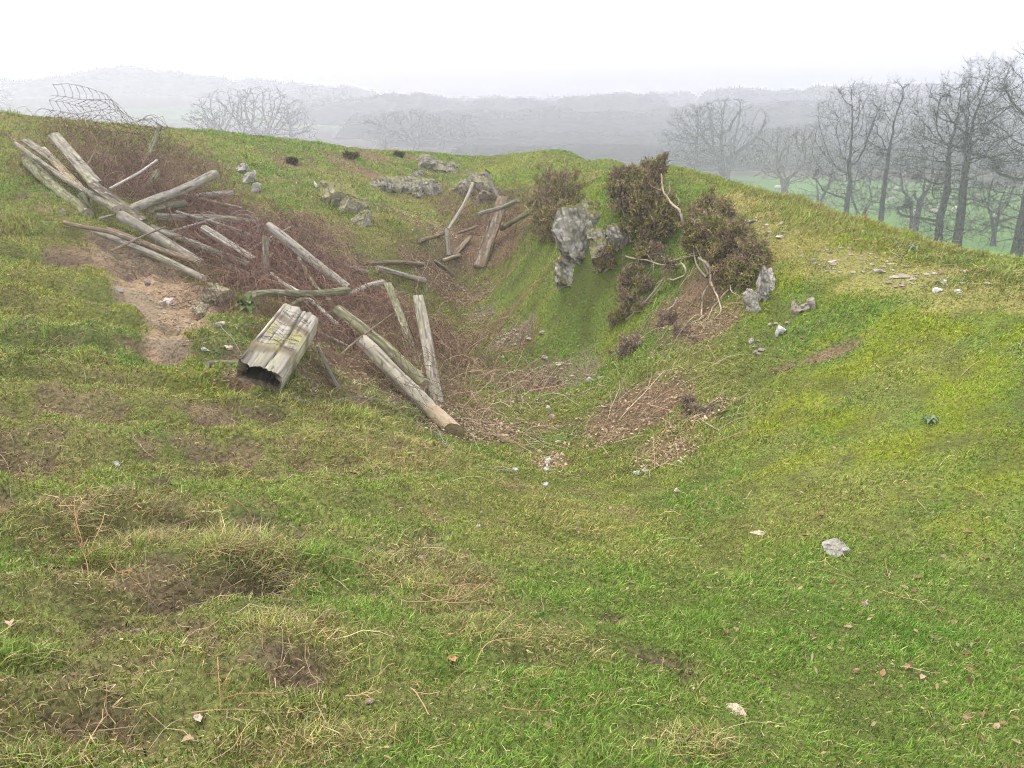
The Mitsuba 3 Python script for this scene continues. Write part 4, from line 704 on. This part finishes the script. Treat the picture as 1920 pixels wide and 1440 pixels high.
def branch(pts, r0, r1, seed, col, n=26):
    """a gnarled stem through photo points (px, py, lift)"""
    Q = curve([G(*p) for p in pts], n); r = rng(seed); Q[1:-1] += np.cumsum(r.normal(0, .006, (n - 2, 3)), 0) * .5
    c = np.asarray(col) * (.7 + .6 * nz(Q * 14, seed, 2))[:, None]
    return tubes(Q[None], (np.linspace(r0, r1, n) * (1 + .18 * r.normal(size=n)))[None], c[None], 6)
def sprigs(C, Rr, n, seed, cols, size, shell=.55, flat=1.0):
    """spiny shoots filling balls of radius Rr round the centres C, pointing outward and up"""
    r = rng(seed); k = r.choice(len(C), n, p=Rr ** 2 / (Rr ** 2).sum()); d = unit(r.normal(size=(n, 3)) + [0, 0, .15]); q = Rr[k] * (shell + (1 - shell) * r.random(n) ** .6) * (1 + .75 * (nz(d * 2.2 + k[:, None], seed, 3) - .5) * 2)
    P = C[k] + d * q[:, None] * [1, 1, flat]; keep = nz(P * 6.5, seed + 8, 2) > .43; P, d, k = P[keep], d[keep], k[keep]; n = len(P); ax = unit(d * .8 + [0, 0, .55] + r.normal(0, .45, (n, 3))); m = 5
    out = unit(ax[:, None] * .75 + r.normal(0, .65, (n, m, 3))); base = P[:, None] + ax[:, None] * size * np.linspace(-.5, .7, m)[None, :, None]; s = unit(np.cross(out, r.normal(size=(n, m, 3)))) * (size * .11); L = size * r.uniform(.5, 1.0, (n, m, 1))
    v = np.stack([base - s, base + s, base + out * L], 2); stem = np.stack([P - ax * size * .8 - s[:, 0] * .7, P - ax * size * .8 + s[:, 0] * .7, P + ax * size * .9], 1)[:, None]
    v = np.concatenate([v, stem], 1).reshape(-1, 3); clump = nz(C[k] * 0 + P * 4.5, seed + 3, 2); cc = np.asarray(cols, float); idx = np.clip((clump - .28) / .44 * len(cc) + r.normal(0, .7, n), 0, len(cc) - 1).astype(int)
    c = cc[idx] * r.uniform(.55, 1.35, (n, 1)); return v, np.arange(len(v)).reshape(-1, 3), np.repeat(c, (m + 1) * 3, 0)
GB = [(.24, .185, .12), (.33, .25, .165), (.23, .24, .075), (.33, .31, .10), (.28, .21, .145), (.42, .32, .21), (.27, .28, .09)]
DEAD = [(.32, .245, .175), (.38, .30, .215), (.26, .20, .145), (.44, .34, .24)]
PALE = (.47, .40, .30); GREY = (.40, .35, .28)
def gorse(label, blobs_, n, seed, cols, stems, size=.045, group='gorse bushes'):
    k = key('gorse_bush'); C, Rr = [], []
    for b in blobs_:
        px, py, rp = b[:3]; base = G(px, py + rp * .6, b[3] if len(b) > 3 else .12); C.append(base + [0, 0, rp * .6 * np.linalg.norm(base) / F]); Rr.append(rp * np.linalg.norm(base) / F)
    C, Rr = np.array(C), np.array(Rr); m = MB()
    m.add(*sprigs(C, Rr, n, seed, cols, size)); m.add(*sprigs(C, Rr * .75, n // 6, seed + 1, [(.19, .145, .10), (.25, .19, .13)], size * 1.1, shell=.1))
    b = MB(); r = rng(seed + 2); root = C[np.argmin(C[:, 2])] - [0, 0, Rr[np.argmin(C[:, 2])]]
    for c0 in C:                                                                     # woody frame inside
        g = np.array([c0[0], c0[1], H(c0[0], c0[1]).item()]); pts = np.array([g * .5 + root * .5, (g * .3 + root * .2 + c0 * .5), c0 + r.normal(0, .04, 3)]); b.add(*tubes(curve(pts, 8)[None], np.linspace(.018, .008, 8)[None], np.array([GREY]), 5))
    for c0, q0 in zip(C, Rr):                                                        # loose shoots beyond the outline
        for _ in range(5):
            d = unit(r.normal(size=3) + [0, 0, .5]); e = c0 + d * q0 * r.uniform(1.05, 1.55); b.add(*tubes(curve([c0, (c0 + e) / 2 + r.normal(0, .03, 3), e], 6)[None], np.linspace(.007, .003, 6)[None], np.array([GREY]) * .7, 4))
            if r.random() < .6: m.add(*sprigs(np.array([e]), np.array([q0 * .22]), 22, seed + int(r.integers(999)), cols, size, shell=.1))
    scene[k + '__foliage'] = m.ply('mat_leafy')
    scene[k + '__twigs'] = b.ply('mat_bark', smooth=True); labels[k + '__twigs'] = {'kind': 'stuff'}
    for q, s in enumerate(stems): scene[pkey(k, 'stem')] = MB().add(*branch(s[0], s[1] * .78, s[2] * .78, seed + 40 + q, s[3] if len(s) > 3 else PALE)).ply('mat_bark', smooth=True)
    tag(k, label, 'bush', group); return k
gorse('brownish gorse bush farthest up the trench, beside the propped brown plank', [(1030, 345, 26, .1), (1058, 343, 26, .1), (1042, 368, 32, .1), (1066, 368, 22, .1), (1032, 398, 25), (1052, 408, 26), (1020, 424, 24, .08), (1010, 374, 18, .1), (1038, 435, 22, .05), (1008, 405, 16)], 3800, 801, GB, [([(1022, 440, .05), (1005, 405, .3), (985, 385, .4)], .012, .005)], .07)
gorse('upright gorse bush standing highest against the mist, with a bare twisted stem', [(1158, 345, 24, .3), (1188, 336, 24, .3), (1218, 325, 24, .3), (1238, 312, 13, .5), (1228, 345, 18, .3), (1163, 368, 27, .25), (1198, 368, 30, .25), (1236, 385, 26, .2), (1200, 402, 32, .15), (1240, 408, 28, .15), (1222, 432, 28, .12), (1262, 402, 15, .15), (1188, 428, 20, .1), (1214, 455, 20, .08), (1205, 478, 16, .06)], 5600, 811, GB,
  [([(1279, 420, .30), (1277, 397, .45), (1264, 386, .5), (1252, 371, .55), (1242, 355, .6), (1240, 326, .7)], .028, .012), ([(1240, 357, .6), (1227, 350, .62), (1214, 341, .65)], .012, .005), ([(1268, 388, .5), (1273, 376, .55), (1270, 366, .6)], .010, .004), ([(1250, 368, .55), (1258, 352, .6), (1257, 340, .62)], .009, .004),
   ([(1280, 420, .3), (1293, 432, .32), (1305, 442, .35)], .014, .006), ([(1283, 418, .3), (1268, 424, .32), (1266, 431, .3)], .012, .005)], .065)
gorse('widest gorse bush leaning over the hollow in the bank, bare roots hanging below', [(1330, 395, 26, .2), (1352, 402, 22, .2), (1310, 428, 28, .2), (1345, 440, 34, .2), (1380, 452, 32, .15), (1402, 482, 30, .12), (1362, 482, 34, .12), (1332, 460, 26, .15), (1396, 512, 26, .08), (1366, 520, 22, .1), (1412, 505, 18, .06), (1300, 445, 18, .25), (1420, 478, 16, .06), (1290, 462, 16, .2)], 6400, 821, GB,
  [([(1310, 484, .35), (1326, 496, .3), (1334, 512, .25), (1333, 528, .22), (1320, 552, .12), (1317, 585, .05), (1308, 602, .03), (1284, 611, .02)], .022, .008), ([(1333, 528, .22), (1346, 560, .12), (1352, 582, .06), (1338, 600, .03), (1300, 608, .02)], .016, .006), ([(1367, 543, .14), (1338, 572, .08), (1320, 600, .03), (1296, 612, .02)], .013, .005),
   ([(1333, 510, .25), (1346, 516, .25), (1350, 522, .24)], .014, .008), ([(1370, 535, .16), (1374, 550, .12), (1388, 558, .1)], .009, .004), ([(1296, 608, .02), (1303, 625, .02), (1304, 640, .02)], .008, .004)], .065)
gorse('half-dead straggling gorse branch sagging down the bank left of the hollow', [(1188, 512, 22, .12), (1172, 526, 16, .1), (1205, 532, 18, .1), (1180, 562, 20, .06), (1163, 592, 15, .03), (1200, 572, 16, .05), (1258, 502, 16, .2), (1232, 474, 16, .2), (1150, 600, 10, .02)], 2300, 831, DEAD[:2] + GB[1:4],
  [([(1172, 480, .25), (1192, 486, .25), (1212, 488, .26), (1230, 495, .28), (1254, 494, .3), (1280, 492, .3)], .016, .010), ([(1200, 465, .3), (1212, 478, .28), (1226, 494, .28)], .009, .006), ([(1277, 492, .3), (1285, 511, .25), (1268, 520, .2), (1243, 521, .2), (1228, 532, .15), (1222, 552, .08)], .016, .007), ([(1250, 523, .2), (1236, 540, .12), (1221, 557, .05)], .010, .004),
   ([(1240, 481, .35), (1262, 486, .35), (1282, 482, .36), (1303, 474, .38)], .008, .004), ([(1252, 487, .34), (1275, 487, .34), (1302, 478, .36)], .007, .003), ([(1262, 492, .3), (1290, 482, .35), (1308, 480, .36)], .008, .003), ([(1225, 494, .28), (1226, 504, .24), (1211, 520, .15)], .007, .003), ([(1196, 475, .3), (1199, 487, .25), (1196, 492, .25)], .008, .005), ([(1250, 582, .03), (1262, 570, .06), (1268, 558, .1)], .018, .012)], .045)
gorse('small patch of gorse growing on the right flank of the large outcrop', [(1130, 488, 14, .1), (1142, 470, 12, .15), (1120, 500, 10, .08), (1148, 495, 10, .06)], 700, 841, GB + DEAD[:1], [], .04)
gorse('round dead brown gorse clump lying low on the trench side', [(1176, 652, 20, .02), (1168, 662, 16, .0), (1188, 648, 14, .02), (1182, 636, 10, .04)], 1100, 851, DEAD, [([(1200, 636, .03), (1215, 624, .05), (1246, 617, .05)], .009, .006), ([(1198, 648, .02), (1204, 634, .03), (1216, 624, .05)], .005, .003), ([(1236, 638, .02), (1246, 624, .04), (1250, 618, .05)], .006, .003)], .04)
gorse('flattened dead gorse twigs below the hanging roots', [(1255, 600, 16, .0), (1275, 618, 14, .0), (1300, 635, 10, .0), (1240, 610, 10, .0)], 620, 861, DEAD, [], .04)
gorse('clump of dead gorse on the bracken at the right of the trench floor', [(1290, 752, 12, .02), (1302, 770, 12, .0), (1322, 772, 10, .0), (1288, 776, 8, .0)], 520, 871, DEAD, [], .035)
# dark tussocks of heather-like growth on the back slope
for i, (px, py, rp, lb) in enumerate([(655, 291, 12, 'dark bushy tussock under the skyline, left of the bare scrape'), (612, 385, 0, ''), (745, 290, 9, 'small dark tussock under the skyline, right of the bare scrape'), (545, 302, 9, 'dark tussock on the back slope behind the slanting post')]):
    if not rp: continue
    p = G(px, py, .05); sc = np.linalg.norm(p) / F; k = key('heather_tussock')
    scene[k] = MB().add(*sprigs(np.array([p, p + [rp * sc * .9, 0, 0]]), np.array([rp * sc, rp * sc * .7]), 420, 880 + i, [(.10, .10, .04), (.13, .10, .06)], .05, .4, .6)).ply('mat_leafy'); tag(k, lb, 'tussock', 'dark tussocks on the back slope')
# roots, fibres and crumbs where the turf has been broken on the left bank
r = rng(890); x, y = np.concatenate([scatter(2.2, 5.5, 700, 891)[0], scatter(5.5, 12, 260, 892)[0]]), np.concatenate([scatter(2.2, 5.5, 700, 891)[1], scatter(5.5, 12, 260, 892)[1]])
w_ = cover(x, y)['root']; ok = r.random(len(x)) < w_ * .8; P = np.c_[x[ok], y[ok], H(x[ok], y[ok])]
rt = MB().add(*arches(P[::2], 893, .16, .035, .0016, [(.30, .23, .15), (.42, .33, .22), (.16, .12, .08), (.48, .40, .27)], K=5)); rt.add(*flakes(P[1::2], 894, .022, [(.14, .10, .065), (.24, .18, .11), (.10, .075, .05)], .012, .9))
scene['root_mat'] = rt.ply('mat_leafy'); tag('root_mat', 'torn roots, fibres and crumbs on the broken turf of the left bank', kind='stuff')
print('bushes done', len(P))

# ------------------------------------------------------------------ wire
WIRE = np.array([.12, .085, .07]); GALV = np.array([.36, .36, .36])
def netting(name, label, foot, top, nu, nv, amp, seed, rad=.0032, col=WIRE, diag=True):
    """a crumpled sheet of stock netting: foot and top are lines of photo points (px, py, lift)"""
    a, b = curve([G(*p) for p in foot], nu), curve([(at(p[0], p[1], p[2]) if len(p) == 4 else G(*p)) for p in top], nu); r = rng(seed); t = np.linspace(0, 1, nv)[:, None, None]
    S = a[None] * (1 - t) + b[None] * t; S = S + amp * (np.stack([nz(S * 2.3 + 9 * q, seed + q, 2) for q in range(3)], -1) - .5) * 2 * np.clip(t * 3, .2, 1); m = MB()
    fine_u = np.linspace(0, nu - 1, nu * 3)
    for i in range(nv): m.add(*tubes(curve(S[i], nu * 2)[None], rad, col[None]))
    for j in range(nu):
        jj = np.clip(j + (np.arange(nv) % 2 if diag else 0) + r.integers(-1, 2, nv) * 0, 0, nu - 1).astype(int); m.add(*tubes(curve(S[np.arange(nv), jj], nv * 2)[None], rad, col[None]))
    kn = trimesh.creation.icosphere(subdivisions=0)
    for i in range(nv):
        for j in range(nu): m.add(np.array(kn.vertices) * rad * 2.2 + S[i, j], kn.faces, col)
    k = key(name); scene[k] = m.ply('mat_leafy'); tag(k, label, 'wire netting', 'old stock netting'); return k
netting('wire_netting', 'rusty stock netting standing up against the sky at the top left', [(82, 238, .0), (130, 246, .0), (190, 254, .0), (250, 258, .0), (300, 262, .0)], [(97, 157, 14.6, 0), (125, 160, 14.7, 0), (158, 168, 14.8, 0), (188, 172, 14.9, 0), (216, 196, 15.0, 0), (246, 217, 15.1, 0), (276, 218, 15.2, 0), (306, 232, 15.2, 0)], 19, 7, .08, 901, .0034)
netting('wire_netting', 'second crumpled fold of rusty netting behind the one against the sky', [(140, 252, .0), (200, 262, .0), (270, 266, .0), (320, 262, .0)], [(150, 190, 15.3, 0), (178, 182, 15.3, 0), (212, 178, 15.4, 0), (236, 212, 15.4, 0), (262, 226, 15.4, 0), (312, 220, 15.4, 0)], 14, 5, .14, 902, .003)
netting('wire_netting', 'rusty netting draped over the crossed round posts', [(640, 640, .12), (700, 700, .10), (770, 770, .08), (830, 800, .06)], [(700, 570, .42), (745, 610, .5), (800, 650, .55), (850, 700, .35)], 14, 7, .06, 903, .0026)
netting('wire_netting', 'slack rusty netting hanging between the baulk and the crossed posts', [(560, 690, .10), (600, 720, .08), (650, 735, .05)], [(585, 600, .42), (630, 610, .45), (690, 640, .40)], 10, 6, .06, 904, .0026)
netting('wire_netting', 'flattened rusty netting low in front of the two leaning posts', [(700, 750, .04), (780, 780, .05), (860, 790, .03)], [(760, 640, .38), (820, 670, .45), (880, 700, .15)], 13, 6, .05, 905, .0024)
def wire(name, label, pts, rad, col, n=60, barbs=0):
    Q = curve([G(*p) for p in pts], n); k = key(name); m = MB().add(*tubes(Q[None], rad, np.array([col]), 4)); r = rng(len(used))
    for i in np.linspace(2, n - 3, barbs).astype(int): d = unit(r.normal(size=3)) * .018; m.add(*tubes(np.array([[Q[i] - d, Q[i], Q[i] + d], [Q[i] - d[[1, 0, 2]], Q[i], Q[i] + d[[1, 0, 2]]]]), rad * .7, np.array([col])))
    scene[k] = m.ply('mat_leafy'); tag(k, label, 'wire', 'loose wires'); return k
wire('barbed_wire', 'barbed wire curving over the grass in front of the baulk and posts', [(540, 745, .03), (575, 752, .05), (605, 758, .05), (640, 748, .08), (680, 745, .09), (725, 752, .08), (760, 780, .05), (790, 800, .04), (820, 812, .05), (845, 840, .03), (880, 858, .01)], .0030, GALV * .8, 80, 18)
wire('barbed_wire', 'second barbed wire running down beside the lower end of the longest post', [(720, 735, .06), (765, 757, .06), (800, 790, .05), (840, 838, .03), (862, 862, .01)], .0028, GALV * .8, 50, 10)
wire('loose_wire', 'thin bright wire lying on the turf left of the baulk', [(415, 610, .04), (432, 630, .05), (448, 655, .05), (456, 672, .03)], .0032, GALV, 30)
wire('loose_wire', 'thin wire trailing over the grass right of the longest post', [(870, 800, .05), (890, 825, .04), (900, 850, .02)], .003, GALV, 24)
wire('loose_wire', 'short pale wire lying in the grass beside the trench leaf litter', [(895, 875, .02), (930, 880, .02), (960, 882, .02)], .0035, GALV, 20)
def coil(label, px, py, rp, lift, turns, seed):
    c = G(px, py, lift); sc = np.linalg.norm(c) / F; r = rng(seed); t = np.linspace(0, 6.283 * turns, 40 * turns); w = 1 + .16 * np.sin(t * .37 + seed) + .08 * np.sin(t * 1.7)
    Q = c + np.stack([np.cos(t) * rp * sc * w + t * .006, np.sin(t + .4) * .06 + .02 * np.sin(t * .6), np.sin(t) * rp * sc * .95 * w], -1); Q[:, 2] = np.maximum(Q[:, 2], H(Q[:, 0], Q[:, 1]) + .01)
    k = key('wire_coil'); scene[k] = MB().add(*tubes(Q[None], .0038, np.array([[.38, .34, .32]]), 4)).ply('mat_leafy'); tag(k, label, 'wire', 'loose wires')
coil('loop of pale wire hanging in the brambles right of the square batten', 452, 428, 27, .32, 2, 1); coil('loop of pale wire in the brambles left of the square batten', 385, 424, 22, .30, 2, 2); coil('arched loops of wire on the skyline right of the netting', 278, 232, 14, .22, 3, 3)

# ------------------------------------------------------------------ plants, wool, leaves, stalks
def leafy(name, label, cat, px, py, rp, n, seed, cols, up=.6, wid=.3, group=None):
    p = G(px, py, .0); sc = np.linalg.norm(p) / F; r = rng(seed); a = r.uniform(0, 6.28, n); el = r.uniform(-.1, 1.1, n) * up + .15; L = rp * sc * r.uniform(.6, 1.15, n); h0 = np.array([0, 0, 1]) * (r.random(n) * rp * sc * .7 * up)[:, None]
    d = np.stack([np.cos(a) * np.cos(el), np.sin(a) * np.cos(el), np.sin(el)], -1); s = np.stack([-np.sin(a), np.cos(a), 0 * a], -1); b = p + h0; W = L * wid
    mid = b + d * L[:, None] * .5 + [0, 0, .02]; tip = b + d * L[:, None] - np.array([0, 0, 1]) * (L * .35)[:, None]
    v = np.stack([b, mid - s * W[:, None], mid - [0, 0, .012], mid + s * W[:, None], tip], 1); f = (np.array([[0, 1, 2], [0, 2, 3], [1, 4, 2], [2, 4, 3]])[None] + 5 * np.arange(n)[:, None, None]).reshape(-1, 3)
    c = np.asarray(cols)[r.integers(len(cols), size=n)] * r.uniform(.7, 1.3, (n, 1)); k = key(name); scene[k] = MB().add(v.reshape(-1, 3), f, np.repeat(c, 5, 0)).ply('mat_leafy'); tag(k, label, cat, group)
FX = [(.13, .20, .07), (.16, .24, .09), (.10, .17, .06), (.19, .26, .11)]
leafy('foxglove_plant', 'leafy green foxglove rosette in front of the level pointed post', 'plant', 466, 590, 34, 46, 951, FX, .9, .17); leafy('nettle_plant', 'bright green leafy plant at the right foot of the baulk', 'plant', 536, 712, 24, 30, 952, [(.15, .30, .06), (.20, .34, .08)], .9, .16)
leafy('dock_plant', 'small grey-green leafed plant alone on the right-hand slope', 'plant', 1742, 792, 17, 12, 953, [(.16, .24, .13), (.20, .28, .16)], .4, .24); leafy('nettle_plant', 'tiny nettle with pointed leaves in the central foreground grass', 'plant', 1014, 1160, 13, 9, 954, [(.14, .26, .07), (.18, .30, .10)], .8, .25); leafy('thistle_plant', 'low pale thistle rosette at the turf edge of the path', 'plant', 1715, 472, 17, 12, 955, [(.26, .32, .20)], .4, .12); leafy('dock_plant', 'small leafed plant under the lower end of the sagging gorse', 'plant', 1238, 552, 9, 9, 956, [(.14, .24, .06)], .6, .25)
def wool(px, py, rp, label, seed):
    p = G(px, py); sc = np.linalg.norm(p) / F; r = rng(seed); k = key('wool_tuft'); m = MB()
    for _ in range(4): v, f = blob(p + r.normal(0, rp * sc * .35, 3) * [1, 1, .3] + [0, 0, rp * sc * .4], np.array([.55, .5, .4]) * rp * sc, seed + _, 2, .35, 4); m.add(v, f, (.66, .66, .63))
    Q = p + np.cumsum(np.r_[np.zeros((1, 40, 3)), r.normal(0, rp * sc * .28, (4, 40, 3))], 0).transpose(1, 0, 2) + [0, 0, rp * sc * .4]; m.add(*tubes(Q, .0016, np.array([[.70, .70, .67]])))
    scene[k] = m.ply('mat_leafy', smooth=True); tag(k, label, 'wool', 'tufts of sheep wool')
for i, (px, py, rp, lb) in enumerate([(1029, 868, 9, 'white wool tuft standing up in the brown litter below the trench'), (1025, 882, 7, 'greyish wool tuft just below the one standing in the brown litter'), (1194, 891, 7, 'left of two white wool tufts close together in the trench mouth'), (1211, 887, 7, 'right of two white wool tufts close together in the trench mouth'), (1022, 911, 6, 'small round white wool tuft below the brown litter'), (965, 882, 5, 'tiny white wool scrap on the grass at the end of the short pale wire'), (1273, 868, 5, 'small pinkish white scrap of wool beside the dead bracken'), (217, 875, 8, 'white feathery tuft in the turf of the left bank')]): wool(px, py, rp, lb, 960 + i)
def leaf(px, py, wp, seed, col):
    p = G(px, py); sc = np.linalg.norm(p) / F; r = rng(seed); L, a = wp * sc, r.uniform(0, 6.28); u = np.linspace(0, 1, 9); w = .32 * np.sin(np.pi * u ** .8) * (1 + .35 * np.cos(u * 22)) + .015; z = .22 * np.cos(u * 3 + seed) * r.uniform(.2, 1.0)
    cu = r.uniform(.2, .6); V = []
    for s in (-1, 0, 1): V.append(np.stack([u - .5, s * w * .9, z + abs(s) * cu * w], -1))
    V = np.concatenate(V) * L; ca, sa = math.cos(a), math.sin(a); V = V @ np.array([[ca, sa, 0], [-sa, ca, 0], [0, 0, 1]]) + p + [0, 0, .012]; f = []
    for q in (0, 9):
        i = np.arange(8) + q; f += [np.stack([i, i + 1, i + 10], 1), np.stack([i, i + 10, i + 9], 1)]
    k = key('oak_leaf'); scene[k] = MB().add(V, np.vstack(f), np.asarray(col) * r.uniform(.8, 1.2)).ply('mat_leafy'); return k
for i, (px, py) in enumerate([(1788, 1172), (1812, 1228), (1856, 1225), (1832, 1272), (1818, 1262), (1905, 1278), (1750, 1200), (1765, 1150), (1880, 1360), (1902, 1350), (1868, 1366), (1840, 1345), (1700, 1255), (1655, 1198), (1590, 1178), (1560, 1092), (1540, 965), (1535, 972), (1380, 1185), (1362, 1190), (1720, 1085), (1690, 1120), (1695, 1105), (1715, 1110), (1815, 1000), (1850, 1050), (1330, 1105), (1445, 1198), (1655, 1265), (1605, 1262), (1730, 1275), (1420, 1275), (1510, 1005), (1750, 1220), (1905, 1395), (1840, 1390)]):
    tag(leaf(px, py, 15, 980 + i, [(.31, .205, .115), (.27, .165, .09), (.40, .31, .20), (.22, .13, .08)][i % 4]), 'curled dry reddish brown leaf on the short grass of the right foreground', 'leaf', 'dry leaves in the right foreground')
tag(leaf(371, 1352, 22, 1021, (.66, .58, .47)), 'pale lobed dead oak leaf standing in the grass at the bottom left', 'leaf'); tag(leaf(352, 1395, 24, 1022, (.42, .31, .2)), 'brown dead leaf just below the pale lobed one at the bottom left', 'leaf'); tag(leaf(20, 1175, 22, 1023, (.50, .37, .27)), 'large brown dead leaf at the left edge of the foreground', 'leaf'); tag(leaf(848, 1240, 26, 1024, (.46, .26, .15)), 'rusty dead leaf in the straw of the central foreground', 'leaf')
ks = 'dead stalks in the foreground'
def stalk(pts, rad, label, col, side=0, seed=0):
    Q = curve([G(*p) for p in pts], 14); k = key('bracken_stalk'); m = MB().add(*tubes(Q[None], np.linspace(rad * .62, rad * .35, 14)[None], np.asarray(col)[None] * (.8 + .4 * nz(Q * 20, seed, 2))[None, :, None], 5)); r = rng(seed)
    for _ in range(side):
        i = r.integers(4, 13); d = unit(unit(Q[i] - Q[i - 1]) + r.normal(0, .8, 3)) * r.uniform(.04, .10); d[2] = abs(d[2]) * .6; m.add(*tubes(np.array([[Q[i], Q[i] + d * .6, Q[i] + d + r.normal(0, .01, 3)]]), rad * .45, np.asarray(col)[None]))
    scene[k] = m.ply('mat_leafy', smooth=True); tag(k, label, 'stalk', ks)
TAN, ORG = (.58, .40, .22), (.47, .28, .15)
for i, q in enumerate([([(163, 1060, .02), (150, 1000, .15), (147, 920, .28), (156, 912, .3)], .0035, 'tall branching dead stalk left of the middle of the left foreground', ORG, 8), ([(165, 1100, .02), (155, 1035, .12), (135, 985, .2)], .004, 'thick reddish forked stalk below the tall branching one', ORG, 5), ([(160, 1060, .02), (178, 1010, .12), (196, 960, .22)], .003, 'thin dead stalk leaning right from the forked one', TAN, 4), ([(215, 1085, .02), (220, 1050, .1), (230, 1015, .18)], .003, 'slim upright stalk in the straw right of the tall branching one', TAN, 3), ([(205, 1040, .03), (235, 1075, .06), (262, 1105, .03)], .004, 'reddish stalk lying across the straw at the left', ORG, 4),
  ([(408, 1232, .02), (410, 1270, .06), (414, 1318, .02)], .0042, 'upright forked stalk right of the middle of the left foreground', ORG, 3), ([(412, 1310, .02), (420, 1285, .08), (424, 1262, .14)], .0032, 'short prong beside the upright forked stalk', TAN, 1), ([(418, 1310, .03), (460, 1300, .04), (520, 1300, .03)], .003, 'thin stalk lying level to the right of the upright forked one', ORG, 3), ([(760, 1128, .03), (840, 1124, .06), (915, 1090, .06)], .0035, 'long orange stalk lying in the straw of the central foreground', TAN, 8), ([(765, 1090, .04), (830, 1096, .06), (890, 1102, .04)], .003, 'second orange stalk lying just above the long one', TAN, 6), ([(790, 1112, .04), (850, 1130, .05), (920, 1118, .03)], .0032, 'third orange stalk crossing the long one', TAN, 5),
  ([(892, 1245, .02), (916, 1205, .06), (960, 1196, .05), (990, 1200, .03)], .0034, 'bent tan stalk arching over the grass right of the straw', TAN, 4), ([(942, 1325, .03), (990, 1332, .04), (1042, 1330, .03)], .0042, 'stout orange stalk lying near the bottom of the picture', ORG, 3), ([(960, 1275, .03), (1005, 1264, .05), (1038, 1266, .03)], .003, 'thin orange stalk above the stout one', ORG, 4), ([(1112, 1335, .02), (1122, 1315, .08), (1135, 1300, .12)], .003, 'short leaning stalk right of the stout one', TAN, 2), ([(1012, 1055, .02), (1018, 1045, .06), (1024, 1035, .1)], .003, 'tiny upright stalk in the middle of the grass', TAN, 1),
  ([(650, 1305, .03), (690, 1302, .04), (715, 1290, .04)], .0036, 'tan stalk lying low in the left centre of the foreground', TAN, 4), ([(770, 1290, .03), (790, 1315, .04), (805, 1340, .02)], .0036, 'curved tan stalk beside the low one in the left centre', TAN, 2), ([(680, 1280, .03), (705, 1268, .05), (722, 1258, .05)], .003, 'small stalk above the low tan one', TAN, 2), ([(150, 1425, .02), (175, 1375, .08), (205, 1340, .1)], .003, 'bent straw stalk at the bottom left', TAN, 2), ([(480, 1345, .02), (445, 1390, .06), (380, 1435, .03)], .003, 'long pale stalk at the bottom edge left of the centre', TAN, 3), ([(1095, 745, .02), (1097, 715, .2), (1104, 672, .36)], .005, 'tall brown stalk standing in the dead bracken of the trench', ORG, 3), ([(1228, 880, .02), (1226, 840, .12), (1224, 805, .2)], .004, 'dry stalk standing at the lower edge of the trench bracken', TAN, 3), ([(1250, 800, .03), (1225, 835, .06), (1195, 862, .03)], .005, 'pale stalk lying aslant in the trench bracken', TAN, 2),
  ([(1755, 505, .02), (1772, 470, .25), (1778, 450, .38)], .006, 'tall bleached stalk on the brow, left of the thickest tree', (.60, .50, .34), 4), ([(1790, 470, .02), (1795, 455, .2), (1802, 440, .3)], .005, 'second bleached stalk on the brow right of the tall one', (.60, .50, .34), 3), ([(1670, 470, .02), (1682, 478, .08), (1694, 488, .03)], .005, 'bleached stalk lying on the turf behind the path', (.62, .55, .42), 2), ([(1625, 425, .02), (1622, 405, .22), (1624, 392, .36)], .008, 'reddish dead stem standing on the brow below the slender tree', (.36, .22, .16), 6), ([(430, 785, .02), (452, 795, .03), (462, 802, .02)], .005, 'thin stick lying on the turf of the left bank', (.40, .34, .26), 0), ([(262, 832, .02), (275, 848, .03), (288, 858, .02)], .004, 'pale stick lying across the eroded turf of the left bank', (.55, .46, .34), 0)]):
    stalk(q[0], q[1], q[2], q[3], q[4], 1030 + i)
# coarse dry grass along the right-hand brow and straw tufts
tf = MB(); P = in_ellipses([(1480, 374, 90, 8, 500), (1570, 398, 70, 10, 700), (1640, 428, 60, 12, 650), (1720, 455, 80, 12, 650), (1820, 480, 80, 12, 600), (1905, 500, 40, 12, 350), (290, 1005, 90, 30, 500), (480, 1085, 60, 30, 350), (330, 975, 50, 16, 250), (190, 975, 60, 22, 250), (800, 1075, 90, 25, 300), (560, 890, 30, 14, 160), (780, 835, 40, 14, 200)], 1080)
r = rng(1081); N = len(P); nr = P[:, 1] < 7; D = unit(np.c_[r.normal(0, .45, (N, 2)) + [.25, -.15], np.ones(N)]); Ln = np.where(nr, r.uniform(.06, .15, N), r.uniform(.07, .16, N)); col = lerp(np.array([.47, .39, .24]), np.array([.28, .30, .10]), r.random(N) ** 1.3) * r.uniform(.7, 1.15, (N, 1))
tf.add(*blades(P, D, Ln, np.where(nr, .0032, .008), col * .8, col * 1.1, r.uniform(.2, .7, N), 2, 1082)); scene['dry_grass'] = tf.ply('mat_leafy'); tag('dry_grass', 'bleached coarse grass on the brow and in straw tufts on the bank', kind='stuff')
print('small things done')

# ------------------------------------------------------------------ mist filling the valley
tops = [meshkit.WRITTEN[d['filename']][0][:, 2].max() + (np.array(d['to_world'].matrix)[2, 3] if 'to_world' in d else 0) for d in scene.values() if isinstance(d, dict) and d.get('type') == 'ply']
zlo, zhi = gz.min() - 1.0, float(max(tops)) + 1.0
print('mist from', zlo, 'to', zhi)
scene['haze'] = {'type': 'cube', 'to_world': T().translate([0, 390, (zlo + zhi) / 2]).scale([1150, 800, (zhi - zlo) / 2]), 'bsdf': {'type': 'null'},
                 'interior': {'type': 'ref', 'id': 'haze_medium'}}
tag('haze', kind='stuff')
